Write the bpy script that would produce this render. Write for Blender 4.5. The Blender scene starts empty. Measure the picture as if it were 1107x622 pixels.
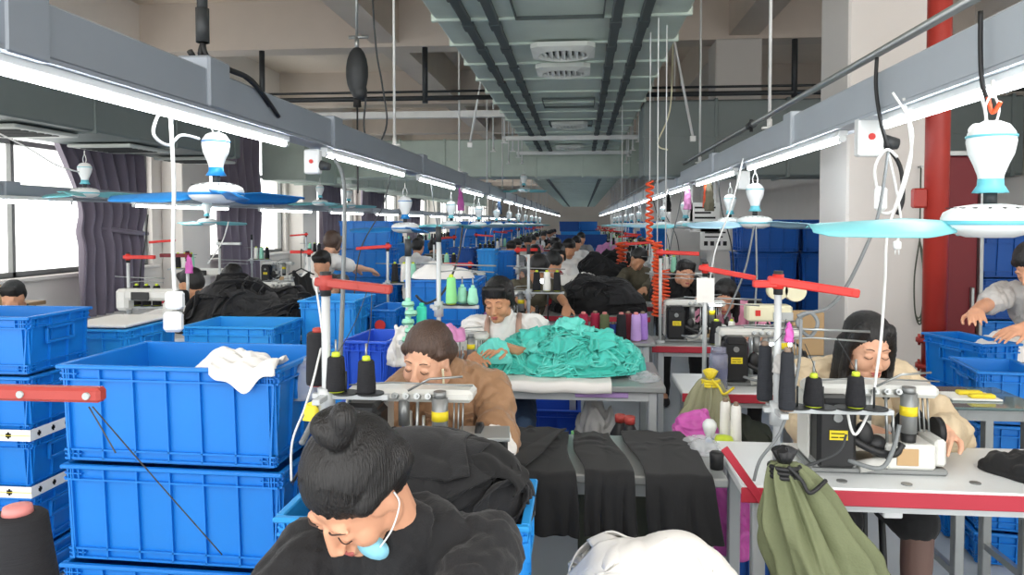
import bpy, math, random
import numpy as np
from mathutils import Vector, Matrix, Euler
random.seed(7)
ORD = ['first', 'second', 'third', 'fourth', 'fifth', 'sixth', 'seventh', 'eighth', 'ninth', 'tenth', 'eleventh', 'twelfth', 'thirteenth', 'fourteenth', 'fifteenth', 'sixteenth', 'seventeenth', 'eighteenth', 'nineteenth', 'twentieth']
C = bpy.context.scene.collection
SC = bpy.context.scene
PI = math.pi
# ---------------------------------------------------------------- camera, sky, exposure
FPX, HFW, HFH = 800.0, 1107.0, 622.0
CAM = Vector((0, 0, 1.6)); YAW = math.atan(75/800); PITCH = math.radians(1.8); SHY = 46.0
cd = bpy.data.cameras.new('camera'); cam = bpy.data.objects.new('camera', cd); C.objects.link(cam)
cam.location = CAM
cam.rotation_euler = (PI/2-PITCH, 0, YAW)
cd.sensor_width = 36; cd.lens = 36*FPX/HFW; cd.shift_y = -SHY/HFW; cd.clip_start = .05; cd.clip_end = 300
SC.camera = cam
w = bpy.data.worlds.new('sky'); SC.world = w; w.use_nodes = True
bg = w.node_tree.nodes['Background']; bg.inputs[0].default_value = (1.0, .985, .96, 1); bg.inputs[1].default_value = 2.5
SC.view_settings.view_transform = 'Standard'; SC.view_settings.look = 'None'
SC.view_settings.gamma = 1; SC.view_settings.exposure = 0.35; SC.view_settings.use_curve_mapping = False
TUBE_POWER = 22.0
R3 = Euler((PI/2-PITCH, 0, YAW)).to_matrix()
def P(px, py, Y):
    "point of the photograph at forward distance Y"
    d = R3 @ Vector(((px-HFW/2)/FPX, (HFH/2-py-SHY)/FPX, -1))
    return CAM + d*(Y/d.y)
def X_(px, Y): return P(px, 240, Y).x
def Z_(py, Y, px=600): return P(px, py, Y).z

# ---------------------------------------------------------------- noise
_rng = np.random.RandomState(3)
_perm = np.concatenate([_rng.permutation(256)]*3)
_grad = _rng.randn(256, 3); _grad /= np.linalg.norm(_grad, axis=1)[:, None]
def pn(p):
    p = np.asarray(p, float); i = np.floor(p).astype(int); f = p-i; i &= 255
    u = f*f*f*(f*(f*6-15)+10)
    out = 0
    for dx in (0, 1):
        for dy in (0, 1):
            for dz in (0, 1):
                h = _perm[_perm[_perm[(i[..., 0]+dx) & 255]+((i[..., 1]+dy) & 255)]+((i[..., 2]+dz) & 255)]
                g = _grad[h]
                dot = g[..., 0]*(f[..., 0]-dx)+g[..., 1]*(f[..., 1]-dy)+g[..., 2]*(f[..., 2]-dz)
                out = out+dot*(u[..., 0] if dx else 1-u[..., 0])*(u[..., 1] if dy else 1-u[..., 1])*(u[..., 2] if dz else 1-u[..., 2])
    return out
def folds(p, s, seed, aniso=(1, 1, 1)):
    "rounded ridges with sharp valleys, like crumpled cloth; about 0..1"
    q = p*s*np.array(aniso)+seed*7.31
    wv = np.stack([pn(q*.6+11), pn(q*.6+29), pn(q*.6+47)], -1)
    q = q+wv*1.6
    r = lambda n, e: (np.sqrt(n*n+e*e)-e)*1.6
    return r(pn(q), .06)*.68+r(pn(q*2.1+5), .05)*.26+r(pn(q*4.3+9), .04)*.05

# ---------------------------------------------------------------- materials
def lin(c):
    if isinstance(c, str):
        c = [int(c[i:i+2], 16)/255 for i in (0, 2, 4)]
    return tuple(x/12.92 if x <= .04045 else ((x+.055)/1.055)**2.4 for x in c)
M = {}
def mat(name, col, rough=.6, metal=0, var=.12, scale=6, bump=0, bscale=60, spec=.4, emit=0, trans=0, alpha=1, stretch=None, sheen=0, coat=0):
    m = bpy.data.materials.new(name); m.use_nodes = True
    nt = m.node_tree; b = nt.nodes['Principled BSDF']; N = nt.nodes.new; L = nt.links.new
    c = lin(col)
    b.inputs['Roughness'].default_value = rough; b.inputs['Metallic'].default_value = metal
    b.inputs['Specular IOR Level'].default_value = spec
    b.inputs['Transmission Weight'].default_value = trans; b.inputs['Alpha'].default_value = alpha
    b.inputs['Sheen Weight'].default_value = sheen; b.inputs['Coat Weight'].default_value = coat
    tc = N('ShaderNodeTexCoord'); mp = N('ShaderNodeMapping'); L(tc.outputs['Object'], mp.inputs[0])
    if stretch: mp.inputs['Scale'].default_value = stretch
    nz = N('ShaderNodeTexNoise'); nz.inputs['Scale'].default_value = scale; nz.inputs['Detail'].default_value = 5
    L(mp.outputs[0], nz.inputs['Vector'])
    mx = N('ShaderNodeMix'); mx.data_type = 'RGBA'
    mx.inputs[6].default_value = tuple(x*(1-var) for x in c)+(1,)
    mx.inputs[7].default_value = tuple(min(1, x*(1+var)) for x in c)+(1,)
    L(nz.outputs['Fac'], mx.inputs[0]); L(mx.outputs[2], b.inputs['Base Color'])
    if bump:
        n2 = N('ShaderNodeTexNoise'); n2.inputs['Scale'].default_value = bscale; n2.inputs['Detail'].default_value = 4
        L(mp.outputs[0], n2.inputs['Vector'])
        bp = N('ShaderNodeBump'); bp.inputs['Strength'].default_value = bump; bp.inputs['Distance'].default_value = .01
        L(n2.outputs['Fac'], bp.inputs['Height']); L(bp.outputs[0], b.inputs['Normal'])
    if emit:
        b.inputs['Emission Color'].default_value = c+(1,); b.inputs['Emission Strength'].default_value = emit
    M[name] = m
    return m
mat('ceiling', 'e3d6c8', .9, var=.06, scale=1.2, bump=.1, bscale=8)
mat('concrete_beam', 'd8cdc2', .9, var=.08, scale=2, bump=.1, bscale=12)
mat('wall', 'efe9e2', .85, var=.04, scale=2)
mat('column_paint', 'd6d3cf', .85, var=.05, scale=2)
mat('floor', 'b9c2c9', .28, var=.16, scale=1.5, bump=.03, bscale=5)
mat('trunking', '8b939c', .42, var=.06, scale=4, metal=.25)
mat('trunking_light', 'b9c1c9', .4, var=.06, scale=4, metal=.2)
mat('duct', 'b6c4ba', .42, var=.16, scale=3, metal=.2, bump=.15, bscale=5)
mat('duct_dark', '76807f', .5, var=.12, scale=3, metal=.15)
mat('seam', '4a5352', .6, metal=.3)
mat('vent_white', 'c9cec8', .5)
mat('vent_dark', '2b2f30', .7)
mat('steel', 'a4a8a8', .32, metal=.8, var=.1, scale=20)
mat('dark_steel', '3c3f41', .5, metal=.5)
mat('rod', 'e2e4e2', .5, metal=.2)
mat('white_plastic', 'eef2f2', .3, var=.03)
mat('cream_plastic', 'e3dfc0', .4, var=.05)
mat('cyan_plastic', '6fc6d6', .35, var=.06)
mat('blue_plastic', '1c86d2', .35, var=.06)
mat('blade_cyan', '7fd0d8', .35, var=.06)
mat('blade_blue', '1f7fc8', .35, var=.06)
mat('blade_light', 'a9d3e8', .35, var=.06)
mat('crate_blue', '0f78cf', .38, var=.1, scale=5, bump=.04, bscale=30, spec=.5)
mat('crate_sky', '2b9ae6', .4, var=.08, scale=5)
mat('crate_royal', '2f5fd8', .4, var=.08, scale=5)
mat('crate_deep_or_shaded', '0d4f9e', .42, var=.1, scale=5)  # deep blue; on the right store crates it is shade put into the colour
mat('black_cloth', '17181a', .85, var=.25, scale=9, bump=.2, bscale=350, sheen=.08)
mat('black_cloth_soft', '1c1d20', .8, var=.25, scale=7, bump=.2, bscale=220, sheen=.12)
mat('charcoal_cloth', '3a3c40', .9, var=.2, scale=8, bump=.2, bscale=220, sheen=.2)
mat('teal_cloth', '4ccbbd', .62, var=.12, scale=7, bump=.15, bscale=250, sheen=.2)
mat('teal_light', '6fdccf', .62, var=.1, scale=7)
mat('white_cloth', 'eceae6', .85, var=.04, scale=7, bump=.15, bscale=250)
mat('grey_cloth', 'b9b8b6', .85, var=.06, scale=7)
mat('pink_cloth', 'd68fc0', .75, var=.15, scale=9)
mat('magenta_bag', 'cf5fb4', .3, var=.2, scale=9)
mat('green_sack', '6e7556', .72, var=.14, scale=9, bump=.25, bscale=160)
mat('green_sack_dull', '9a9a7c', .72, var=.14, scale=9, bump=.2, bscale=160)
mat('dark_sack', '4a4f45', .8, var=.14, scale=9)
mat('curtain', '7b7280', .85, var=.12, scale=4, bump=.15, bscale=200, sheen=.3)
mat('brown_cloth', '9c7858', .6, var=.1, scale=8, bump=.12, bscale=200, sheen=.2)
mat('brown_leather', '6f5c4c', .45, var=.15, scale=8)
mat('cream_cloth', 'd6c3a4', .8, var=.08, scale=8, bump=.15, bscale=160)
mat('white_shirt', 'f0f0ee', .8, var=.03, scale=8)
mat('grey_shirt', '8f9295', .8, var=.08, scale=8)
mat('pink_shirt', 'd993ad', .8, var=.08, scale=8)
mat('olive_shirt', '5d5848', .8, var=.08, scale=8)
mat('red_apron', 'a3262e', .7, var=.1)
mat('strap_tan', 'b9998a', .7)
mat('hair_black', '100f10', .45, var=.5, scale=30, bump=.5, bscale=60, stretch=(5, 5, .35), spec=.55)
mat('hair_brown', '4b382e', .42, var=.5, scale=30, bump=.5, bscale=60, stretch=(5, 5, .35), spec=.5)
mat('skin', 'd9a283', .5, var=.06, scale=10, spec=.35)
mat('skin_pale', 'e2b093', .5, var=.06, scale=10, spec=.35)
mat('skin_tan', 'cc9673', .5, var=.06, scale=10, spec=.35)
mat('lips', 'b3605c', .45); mat('lash', '2c201c', .6); mat('brow', '4a3a33', .8)
mat('mask_blue', '8fd3ea', .7)
mat('tights', '6e5750', .6, var=.1)
mat('denim', '3f5470', .8)
mat('shoe', '2a2a2c', .6)
mat('table_white', 'dfe3e4', .3, var=.06, scale=5)
mat('table_grey', 'a4a8a8', .3, var=.15, scale=5, metal=.3)
mat('glass_top', '6d8485', .08, var=.1, metal=.3)
mat('red_edge', 'b03040', .45, var=.1)
mat('red_paint', 'd3342e', .38, var=.12, scale=20)
mat('red_dull', 'a8403a', .45, var=.14, scale=20)
mat('red_pipe', '9e2f26', .38, var=.12, scale=6)
mat('red_door', '6b1720', .5, var=.1)
mat('leg_grey', 'c3c8ca', .45, metal=.2)
mat('machine_white', 'd8d9d4', .35, var=.05, scale=12)
mat('machine_grey', '8f9292', .35, metal=.5, var=.1, scale=12)
mat('machine_black', '202123', .42, var=.2, scale=12)
mat('label_yellow', 'e9d328', .5); mat('ink', '1a1a1a', .7)
mat('thread_black', '222327', .85, var=.2, scale=3, bump=.4, bscale=40, stretch=(.3, .3, 12))
mat('thread_grey', '2b2e34', .85, var=.15, scale=3, bump=.4, bscale=40, stretch=(.3, .3, 12))
mat('thread_white', 'efeee8', .85, var=.04, bump=.4, bscale=40, stretch=(.3, .3, 12))
mat('thread_mint', '9fe0c4', .85, var=.04, bump=.4, bscale=40, stretch=(.3, .3, 12))
mat('thread_green', '93e096', .8, var=.04, bump=.4, bscale=40, stretch=(.3, .3, 12))
mat('thread_teal', '40cfb0', .8, var=.04, bump=.4, bscale=40, stretch=(.3, .3, 12))
mat('thread_purple', 'ab84d6', .8, var=.04, bump=.4, bscale=40, stretch=(.3, .3, 12))
mat('thread_lilac', 'c4a2e0', .8, var=.04, bump=.4, bscale=40, stretch=(.3, .3, 12))
mat('thread_red', 'a02443', .8, var=.06, bump=.4, bscale=40, stretch=(.3, .3, 12))
mat('thread_maroon', '6e2530', .8, var=.06, bump=.4, bscale=40, stretch=(.3, .3, 12))
mat('thread_olive', '5d6646', .8, var=.06, bump=.4, bscale=40, stretch=(.3, .3, 12))
mat('thread_navy', '2c3f8e', .8, var=.06, bump=.4, bscale=40, stretch=(.3, .3, 12))
mat('core_brown', '8a7768', .8); mat('core_green', 'c9dc3e', .5); mat('core_pink', 'd98a86', .5)
mat('wood', '9b7f5c', .6, var=.2, scale=4, stretch=(1, 8, 1)); mat('cardboard', 'b89a72', .8)
mat('cable_dark', '3b3e40', .5); mat('cable_white', 'e4e6e4', .45); mat('cable_grey', '7d8284', .5); mat('cable_orange', 'e2552a', .4)
mat('cable_black', '161719', .5)
mat('yellow', 'efd93b', .5); mat('paper', 'ecece8', .8, var=.03)
mat('plastic_film', 'e9eef2', .15, alpha=.35, var=.05)
mat('window_frame', '8b8d8b', .5)
mat('foliage', '8fa77a', .9, var=.3, scale=2)
mat('tube', 'f6fbff', .4, emit=TUBE_POWER)
mat('lamp_glow', 'f4faff', .4, emit=8)
mat('glass_bottle', 'b9bdd6', .08, trans=.6, alpha=.8)

def glass():
    m = bpy.data.materials.new('window_glass'); m.use_nodes = True; nt = m.node_tree
    nt.nodes.clear(); N = nt.nodes.new; L = nt.links.new
    o = N('ShaderNodeOutputMaterial'); t = N('ShaderNodeBsdfTransparent'); g = N('ShaderNodeBsdfGlossy'); mx = N('ShaderNodeMixShader')
    g.inputs['Roughness'].default_value = .03; mx.inputs[0].default_value = .08
    t.inputs[0].default_value = (.97, .98, .98, 1)
    L(t.outputs[0], mx.inputs[1]); L(g.outputs[0], mx.inputs[2]); L(mx.outputs[0], o.inputs[0])
    M['glass'] = m
glass()

# ---------------------------------------------------------------- mesh helpers
class MB:
    def __init__(s): s.v = []; s.f = []; s.sm = []; s.mi = []; s.cur = 0; s.M = None
    def add(s, vs, fs, smooth=False):
        k = len(s.v)
        if s.M is not None: vs = [tuple(s.M @ Vector(p)) for p in vs]
        s.v.extend([tuple(p) for p in vs]); s.f.extend([tuple(i+k for i in f) for f in fs])
        s.sm.extend([smooth]*len(fs)); s.mi.extend([s.cur]*len(fs)); return s
    def box(s, x0, y0, z0, x1, y1, z1, c=0):
        if c <= 0:
            v = [(x, y, z) for z in (z0, z1) for y in (y0, y1) for x in (x0, x1)]
            return s.add(v, [(0, 2, 3, 1), (4, 5, 7, 6), (0, 1, 5, 4), (2, 6, 7, 3), (0, 4, 6, 2), (1, 3, 7, 5)])
        c = min(c, (x1-x0)/2.01, (y1-y0)/2.01, (z1-z0)/2.01)
        v = []; idx = {}
        X = (x0, x1); Y = (y0, y1); Z = (z0, z1); sg = (1, -1)
        for k in (0, 1):
            for j in (0, 1):
                for i in (0, 1):
                    for a in range(3):
                        p = [X[i]+sg[i]*c, Y[j]+sg[j]*c, Z[k]+sg[k]*c]
                        p[a] = (X[i], Y[j], Z[k])[a]
                        idx[(i, j, k, a)] = len(v); v.append(tuple(p))
        F = []
        g = idx
        for k in (0, 1):
            q = [g[0, 0, k, 2], g[1, 0, k, 2], g[1, 1, k, 2], g[0, 1, k, 2]]; F.append(tuple(q if k else q[::-1]))
        for j in (0, 1):
            q = [g[0, j, 0, 1], g[1, j, 0, 1], g[1, j, 1, 1], g[0, j, 1, 1]]; F.append(tuple(q if not j else q[::-1]))
        for i in (0, 1):
            q = [g[i, 0, 0, 0], g[i, 1, 0, 0], g[i, 1, 1, 0], g[i, 0, 1, 0]]; F.append(tuple(q if i else q[::-1]))
        for j in (0, 1):
            for k in (0, 1):
                q = [g[0, j, k, 1], g[1, j, k, 1], g[1, j, k, 2], g[0, j, k, 2]]; F.append(tuple(q if j == 0 and k == 1 or j == 1 and k == 0 else q[::-1]))
        for i in (0, 1):
            for k in (0, 1):
                q = [g[i, 0, k, 0], g[i, 1, k, 0], g[i, 1, k, 2], g[i, 0, k, 2]]; F.append(tuple(q if i == k else q[::-1]))
        for i in (0, 1):
            for j in (0, 1):
                q = [g[i, j, 0, 0], g[i, j, 1, 0], g[i, j, 1, 1], g[i, j, 0, 1]]; F.append(tuple(q[::-1] if i == j else q))
                for k in (0, 1):
                    q = [g[i, j, k, 0], g[i, j, k, 1], g[i, j, k, 2]]; F.append(tuple(q if (i+j+k) % 2 else q[::-1]))
        return s.add(v, F)
    def cyl(s, p0, p1, r0, r1=None, n=12, smooth=True, caps=True):
        r1 = r0 if r1 is None else r1
        p0 = Vector(p0); p1 = Vector(p1); d = (p1-p0)
        if d.length < 1e-7: return s
        d.normalize(); a = d.orthogonal().normalized(); b = d.cross(a)
        v = []
        for p, r in ((p0, r0), (p1, r1)):
            for i in range(n):
                t = 2*PI*i/n; v.append(tuple(p+a*(r*math.cos(t))+b*(r*math.sin(t))))
        s.add(v, [(i, (i+1) % n, n+(i+1) % n, n+i) for i in range(n)], smooth)
        if caps:
            k = len(s.v)-2*n
            s.f.append(tuple(k+i for i in range(n))[::-1]); s.f.append(tuple(k+n+i for i in range(n)))
            s.sm += [False]*2; s.mi += [s.cur]*2
        return s
    def tube(s, pts, r, n=8):
        pts = [Vector(p) for p in pts]; v = []; m = len(pts)
        rr = r if isinstance(r, (list, tuple)) else [r]*m
        a = None
        for i, p in enumerate(pts):
            t = (pts[min(i+1, m-1)]-pts[max(i-1, 0)]).normalized()
            if a is None: a = t.orthogonal().normalized()
            else:
                a = (a-t*a.dot(t)); a = a.normalized() if a.length > 1e-6 else t.orthogonal().normalized()
            b = t.cross(a)
            for k in range(n):
                q = 2*PI*k/n; v.append(tuple(p+a*(rr[i]*math.cos(q))+b*(rr[i]*math.sin(q))))
        F = [(i*n+k, i*n+(k+1) % n, (i+1)*n+(k+1) % n, (i+1)*n+k) for i in range(m-1) for k in range(n)]
        F += [tuple(range(n))[::-1], tuple((m-1)*n+k for k in range(n))]
        return s.add(v, F, True)
    def lathe(s, prof, c=(0, 0, 0), n=24, smooth=True):
        v = []; m = len(prof)
        for r, z in prof:
            for k in range(n):
                t = 2*PI*k/n; v.append((c[0]+r*math.cos(t), c[1]+r*math.sin(t), c[2]+z))
        F = [(i*n+k, i*n+(k+1) % n, (i+1)*n+(k+1) % n, (i+1)*n+k) for i in range(m-1) for k in range(n)]
        F += [tuple(range(n))[::-1], tuple((m-1)*n+k for k in range(n))]
        return s.add(v, F, smooth)
    def ell(s, c, r, rot=None, n=14, m=9):
        if isinstance(r, (int, float)): r = (r, r, r)
        v = [(0, 0, -1)]
        for j in range(1, m):
            a = -PI/2+PI*j/m
            for i in range(n):
                t = 2*PI*i/n; v.append((math.cos(a)*math.cos(t), math.cos(a)*math.sin(t), math.sin(a)))
        v.append((0, 0, 1))
        v = [Vector((p[0]*r[0], p[1]*r[1], p[2]*r[2])) for p in v]
        if rot is not None: v = [rot @ p for p in v]
        v = [tuple(p+Vector(c)) for p in v]
        F = [(0, 1+(i+1) % n, 1+i) for i in range(n)]
        for j in range(m-2):
            for i in range(n):
                a = 1+j*n; F.append((a+i, a+(i+1) % n, a+n+(i+1) % n, a+n+i))
        a = 1+(m-2)*n; F += [(a+i, a+(i+1) % n, len(v)-1) for i in range(n)]
        return s.add(v, F, True)
    def caps(s, p0, r0, p1, r1):
        s.cyl(p0, p1, r0, r1, 14); s.ell(p0, r0); s.ell(p1, r1); return s
    def sheet(s, G, th):
        "closed shell over a grid of points G[i][j] (numpy n x m x 3)"
        G = np.asarray(G, float); n, m = G.shape[:2]
        du = np.gradient(G, axis=0); dv = np.gradient(G, axis=1)
        N = np.cross(du, dv); N /= np.linalg.norm(N, axis=2)[..., None]+1e-12
        A = (G+N*th/2).reshape(-1, 3); B = (G-N*th/2).reshape(-1, 3); o = n*m
        F = []
        for i in range(n-1):
            for j in range(m-1):
                a = i*m+j; F.append((a, a+m, a+m+1, a+1)); F.append((o+a, o+a+1, o+a+m+1, o+a+m))
        for i in range(n-1):
            a = i*m; F.append((a, o+a, o+a+m, a+m)); a = i*m+m-1; F.append((a, a+m, o+a+m, o+a))
        for j in range(m-1):
            a = j; F.append((a, a+1, o+a+1, o+a)); a = (n-1)*m+j; F.append((a, o+a, o+a+1, a+1))
        return s.add(np.vstack([A, B]).tolist(), F, True)
    def mesh(s, name, mats):
        me = bpy.data.meshes.new(name); me.from_pydata(s.v, [], s.f)
        for x in (mats if isinstance(mats, (list, tuple)) else [mats]): me.materials.append(M[x])
        me.polygons.foreach_set('use_smooth', s.sm); me.polygons.foreach_set('material_index', s.mi)
        me.update(); return me
    def build(s, name, mats, parent=None, label=None):
        o = bpy.data.objects.new(name, s.mesh(name, mats)); C.objects.link(o)
        if parent is not None: o.parent = parent
        if label: o['label'] = label
        return o
def tag(o, label, cat, group=None, kind=None):
    if label: o['label'] = label
    if cat: o['category'] = cat
    if group: o['group'] = group
    if kind: o['kind'] = kind
    return o
def thing(name, label, cat, loc=(0, 0, 0), rz=0, group=None):
    o = bpy.data.objects.new(name, None); C.objects.link(o); o.empty_display_size = .1
    o.location = loc; o.rotation_euler = (0, 0, rz)
    return tag(o, label, cat, group)
def struct(o): o['kind'] = 'structure'; return o
KIDS = {}
def kids(o): return [c for c in C.objects if c.parent is o]
def dup(root, loc, rz=0, label=None, group=None, scale=None, mats=None):
    if root.name not in KIDS:
        KIDS[root.name] = [(c, [g for g in kids(c)]) for c in kids(root)]
    r = root.copy(); C.objects.link(r); r.location = loc; r.rotation_euler = (0, 0, rz)
    if scale: r.scale = scale if isinstance(scale, (tuple, list)) else (scale,)*3
    if label: r['label'] = label
    if group: r['group'] = group
    for c, gs in KIDS[root.name]:
        k = c.copy(); C.objects.link(k); k.parent = r
        if mats and c.name.split('.')[0] in mats:
            k.material_slots[0].link = 'OBJECT'; k.material_slots[0].material = M[mats[c.name.split('.')[0]]]
        for g in gs:
            h = g.copy(); C.objects.link(h); h.parent = k
    return r
def remesh(mb, vox, smooth=2, fac=.5):
    me = mb.mesh('tmp', 'skin'); o = bpy.data.objects.new('tmp', me); C.objects.link(o)
    r = o.modifiers.new('r', 'REMESH'); r.mode = 'VOXEL'; r.voxel_size = vox; r.use_smooth_shade = True
    if smooth:
        q = o.modifiers.new('s', 'SMOOTH'); q.iterations = smooth; q.factor = fac
    dg = bpy.context.evaluated_depsgraph_get(); dg.update()
    out = bpy.data.meshes.new_from_object(o.evaluated_get(dg))
    bpy.data.objects.remove(o); bpy.data.meshes.remove(me)
    return out
def meshobj(name, me, matname, parent=None):
    me.name = name; me.materials.clear(); me.materials.append(M[matname])
    me.polygons.foreach_set('use_smooth', [True]*len(me.polygons))
    o = bpy.data.objects.new(name, me); C.objects.link(o)
    if parent is not None: o.parent = parent
    return o
def vget(me):
    a = np.empty(len(me.vertices)*3); me.vertices.foreach_get('co', a); return a.reshape(-1, 3)
def nget(me):
    a = np.empty(len(me.vertices)*3); me.vertices.foreach_get('normal', a); return a.reshape(-1, 3)
def crumple(me, amp, s, seed, aniso=(1, 1, 1), bias=.12):
    v = vget(me); n = nget(me); f = folds(v, s, seed, aniso)-bias
    me.vertices.foreach_set('co', (v+n*(f*amp)[:, None]).ravel()); me.update()
def spline(pts, k=6):
    pts = [Vector(p) for p in pts]; out = []
    q = [pts[0]]+pts+[pts[-1]]
    for i in range(1, len(q)-2):
        for j in range(k):
            t = j/k; a, b, c, d = q[i-1:i+3]
            out.append(.5*((2*b)+(c-a)*t+(2*a-5*b+4*c-d)*t*t+(3*b-a-3*c+d)*t**3))
    out.append(pts[-1]); return out
# ---------------------------------------------------------------- the room
def sbox(name, mt, *a, c=0):
    return struct(MB().box(*a, c=c).build(name, mt))
XL, XR, YE, ZC = -6.5, 5.2, 58.0, 4.8
sbox('floor', 'floor', XL-.3, -3, -.1, XR+.3, YE, 0)
sbox('ceiling', 'ceiling', XL-.3, -1.5, ZC, XR+.3, YE, ZC+.2)
sbox('wall_right', 'wall', XR, -1.5, 0, XR+.25, YE, ZC)
sbox('wall_back', 'wall', XL, YE, 0, XR, YE+.25, ZC)
# left wall with windows
wins = [(5.4, 10.7)]+[(11.9+5.1*k, 15.8+5.1*k) for k in range(8)]
wl = MB(); ZW0, ZW1 = .95, 3.5
prev = 1.0
for a, b in wins:
    wl.box(XL-.25, prev, 0, XL, a, ZC); wl.box(XL-.25, a, 0, XL, b, ZW0); wl.box(XL-.25, a, ZW1, XL, b, ZC); prev = b
wl.box(XL-.25, prev, 0, XL, YE, ZC)
struct(wl.build('wall_left', 'wall'))
for k, (a, b) in enumerate(wins):
    t = struct(thing('window_%d' % (k+1), None, None, (XL, 0, 0)))
    f = MB(); n = max(3, round((b-a)/1.3))
    for y in (a, b-.06): f.box(-.16, y, ZW0, -.08, y+.06, ZW1)
    for j in range(1, n): y = a+(b-a)*j/n; f.box(-.15, y-.025, ZW0, -.09, y+.025, ZW1)
    for z in (ZW0, ZW0+1.55, ZW1-.06): f.box(-.15, a, z, -.09, b, z+.06)
    f.build('window_frame', 'window_frame', t)
    MB().box(-.125, a+.02, ZW0+.02, -.115, b-.02, ZW1-.02).build('pane', 'glass', t)
    MB().box(-.24, a-.05, ZW0-.05, .1, b+.05, ZW0, c=.01).build('sill', 'wall', t)
# piers on the left wall between the windows
for k, (a, b) in enumerate([(10.95, 11.8), (15.95, 16.8), (21.05, 21.9), (26.15, 27.0), (31.25, 32.1)]):
    sbox('column', 'wall', XL+.005, a, .01, XL+.35, b, 3.9, c=.01)
# concrete beams under the ceiling
for k in range(10):
    y = 5.35+5.1*k
    sbox('beam', 'concrete_beam', XL, y, 4.1, XR, y+.4, ZC)
for x in (-3.0, 2.0):
    for k in range(10):
        y = 5.75+5.1*k
        sbox('beam', 'concrete_beam', x, y+.001, 4.15, x+.4, y+4.699, ZC)
# columns on the right side of the aisle
cx0 = X_(915, 5.3)
for k in range(9):
    y = 5.3+5.1*k
    sbox('column', 'column_paint', cx0, y, 0, cx0+.62, y+.6, 4.099, c=.015)
# notice sheets on the second column
t = thing('notice_poster', 'white printed notice sheet high on the second white column', 'poster', P(762, 235, 10.375))
MB().box(-.2, -.012, -.2, .2, .012, .2).build('sheet', 'paper', t)
f = MB()
for k in range(4): f.box(-.14, -.018, .12-.07*k, .14-.06*(k % 2), -.011, .145-.07*k)
f.build('print', 'ink', t)
t = thing('notice_poster', 'lower white notice sheet with black signs on the second column', 'poster', P(773, 257, 10.375))
MB().box(-.2, -.012, -.17, .2, .012, .17).build('sheet', 'paper', t)
f = MB()
for k in range(4): f.box(-.15+.085*k, -.018, -.11, -.10+.085*k, -.011, -.05)
f.box(-.14, -.018, .06, .14, -.011, .08); f.box(-.14, -.018, .0, .1, -.011, .02); f.build('print', 'ink', t)
t = thing('notice_poster', 'tall white notice strip on the left face side of the second column', 'poster', P(744, 225, 10.375))
MB().box(-.04, -.012, -.3, .06, .012, .3).build('sheet', 'paper', t)
# ---------------------------------------------------------------- air ducts
def duct(name, label, x0, y0, z0, x1, y1, z1, step=.9, longs=(), m='duct', axis='y'):
    t = thing(name, label, 'duct', ((x0+x1)/2, y0, z0))
    ox, oy, oz = (x0+x1)/2, y0, z0
    MB().box(x0-ox, 0, 0, x1-ox, y1-y0, z1-z0, c=.02).build('duct_body', m, t)
    s = MB(); e = .018
    if axis == 'y':
        y = step
        while y < y1-y0-.05:
            MB().box(x0-ox-e, y, -e, x1-ox+e, y+.035, z1-z0+e, c=.006).build('flange', m, t); y += step
        for lx in longs:
            l = MB().box(lx-ox-.035, .05, -e-.012, lx-ox+.035, y1-y0-.05, .004, c=.008); y = .8
            while y < y1-y0-.2: l.box(lx-ox-.042, y, -e-.018, lx-ox+.042, y+.16, 0, c=.006); y += step
            l.build('stiffening_rib', 'seam', t)
    else:
        x = x0-ox+step
        while x < x1-ox-.05:
            MB().box(x, -e, -e, x+.04, y1-y0+e, z1-z0+e, c=.006).build('flange', m, t); x += step
        MB().box(x0-ox, -e*.7, (z1-z0)*.52, x1-ox, .002, (z1-z0)*.52+.02).build('seam_bar', m, t)
    return t
zb = 3.0
dxl, dxr = X_(452, 4.67)+.02, X_(755, 4.67)
dw = dxr-dxl
ldir = [dxl+dw*q for q in (.13, .24, .72, .83)]
mainduct = duct('air_duct', 'wide grey-green sheet metal duct running above the aisle', dxl, 2.2, zb, dxr, 14.8, zb+.45, .72, ldir)
# faint raised access panels
for y in (4.45, 8.4, 10.2): 
    f = MB(); f.box(-.3, y-2.2-.0, -.026, .3, y-2.2+.008, -.0); f.box(-.3, y-2.2+.62, -.026, .3, y-2.2+.628, 0); f.box(-.3, y-2.2, -.026, -.292, y-2.2+.628, 0); f.box(.292, y-2.2, -.026, .3, y-2.2+.628, 0); f.build('access_panel_edge', 'seam', mainduct)
def vent(x, y, z, s, label):
    t = thing('ceiling_vent', label, 'vent', (x, y, z), 0, 'air outlets under the duct')
    a = s/2; f = MB()
    # flared square collar
    n = 24; v = []; 
    for (h, e, zz) in ((a, 0, 0), (a, 0, -.035), (a*.8, 1, -.06), (a*.7, 1, -.02)):
        for k in range(n):
            q = 2*PI*(k+.5)/n; cxx, sy = math.cos(q), math.sin(q)
            if e == 0: k2 = 1/max(abs(cxx), abs(sy)); v.append((h*cxx*k2, h*sy*k2, zz))
            else: v.append((h*cxx, h*sy, zz))
    F = [(i*n+k, i*n+(k+1) % n, (i+1)*n+(k+1) % n, (i+1)*n+k) for i in range(3) for k in range(n)]
    f.add(v, F, False); f.build('collar', 'vent_white', t)
    MB().cyl((0, 0, -.012), (0, 0, -.018), a*.72, n=24).build('throat', 'vent_dark', t)
    b = MB()
    for k in range(7):
        xx = -a*.6+a*1.2*k/6; hh = math.sqrt(max(0, (a*.68)**2-xx*xx))
        b.M = Matrix.Translation((xx, 0, -.042)) @ Matrix.Rotation(.6, 4, 'Y')
        b.box(-.022, -hh, -.003, .022, hh, .003)
    b.build('louver', 'vent_white', t)
dxc = (dxl+dxr)/2
vx = X_(611, 5.2)-.0
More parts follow.
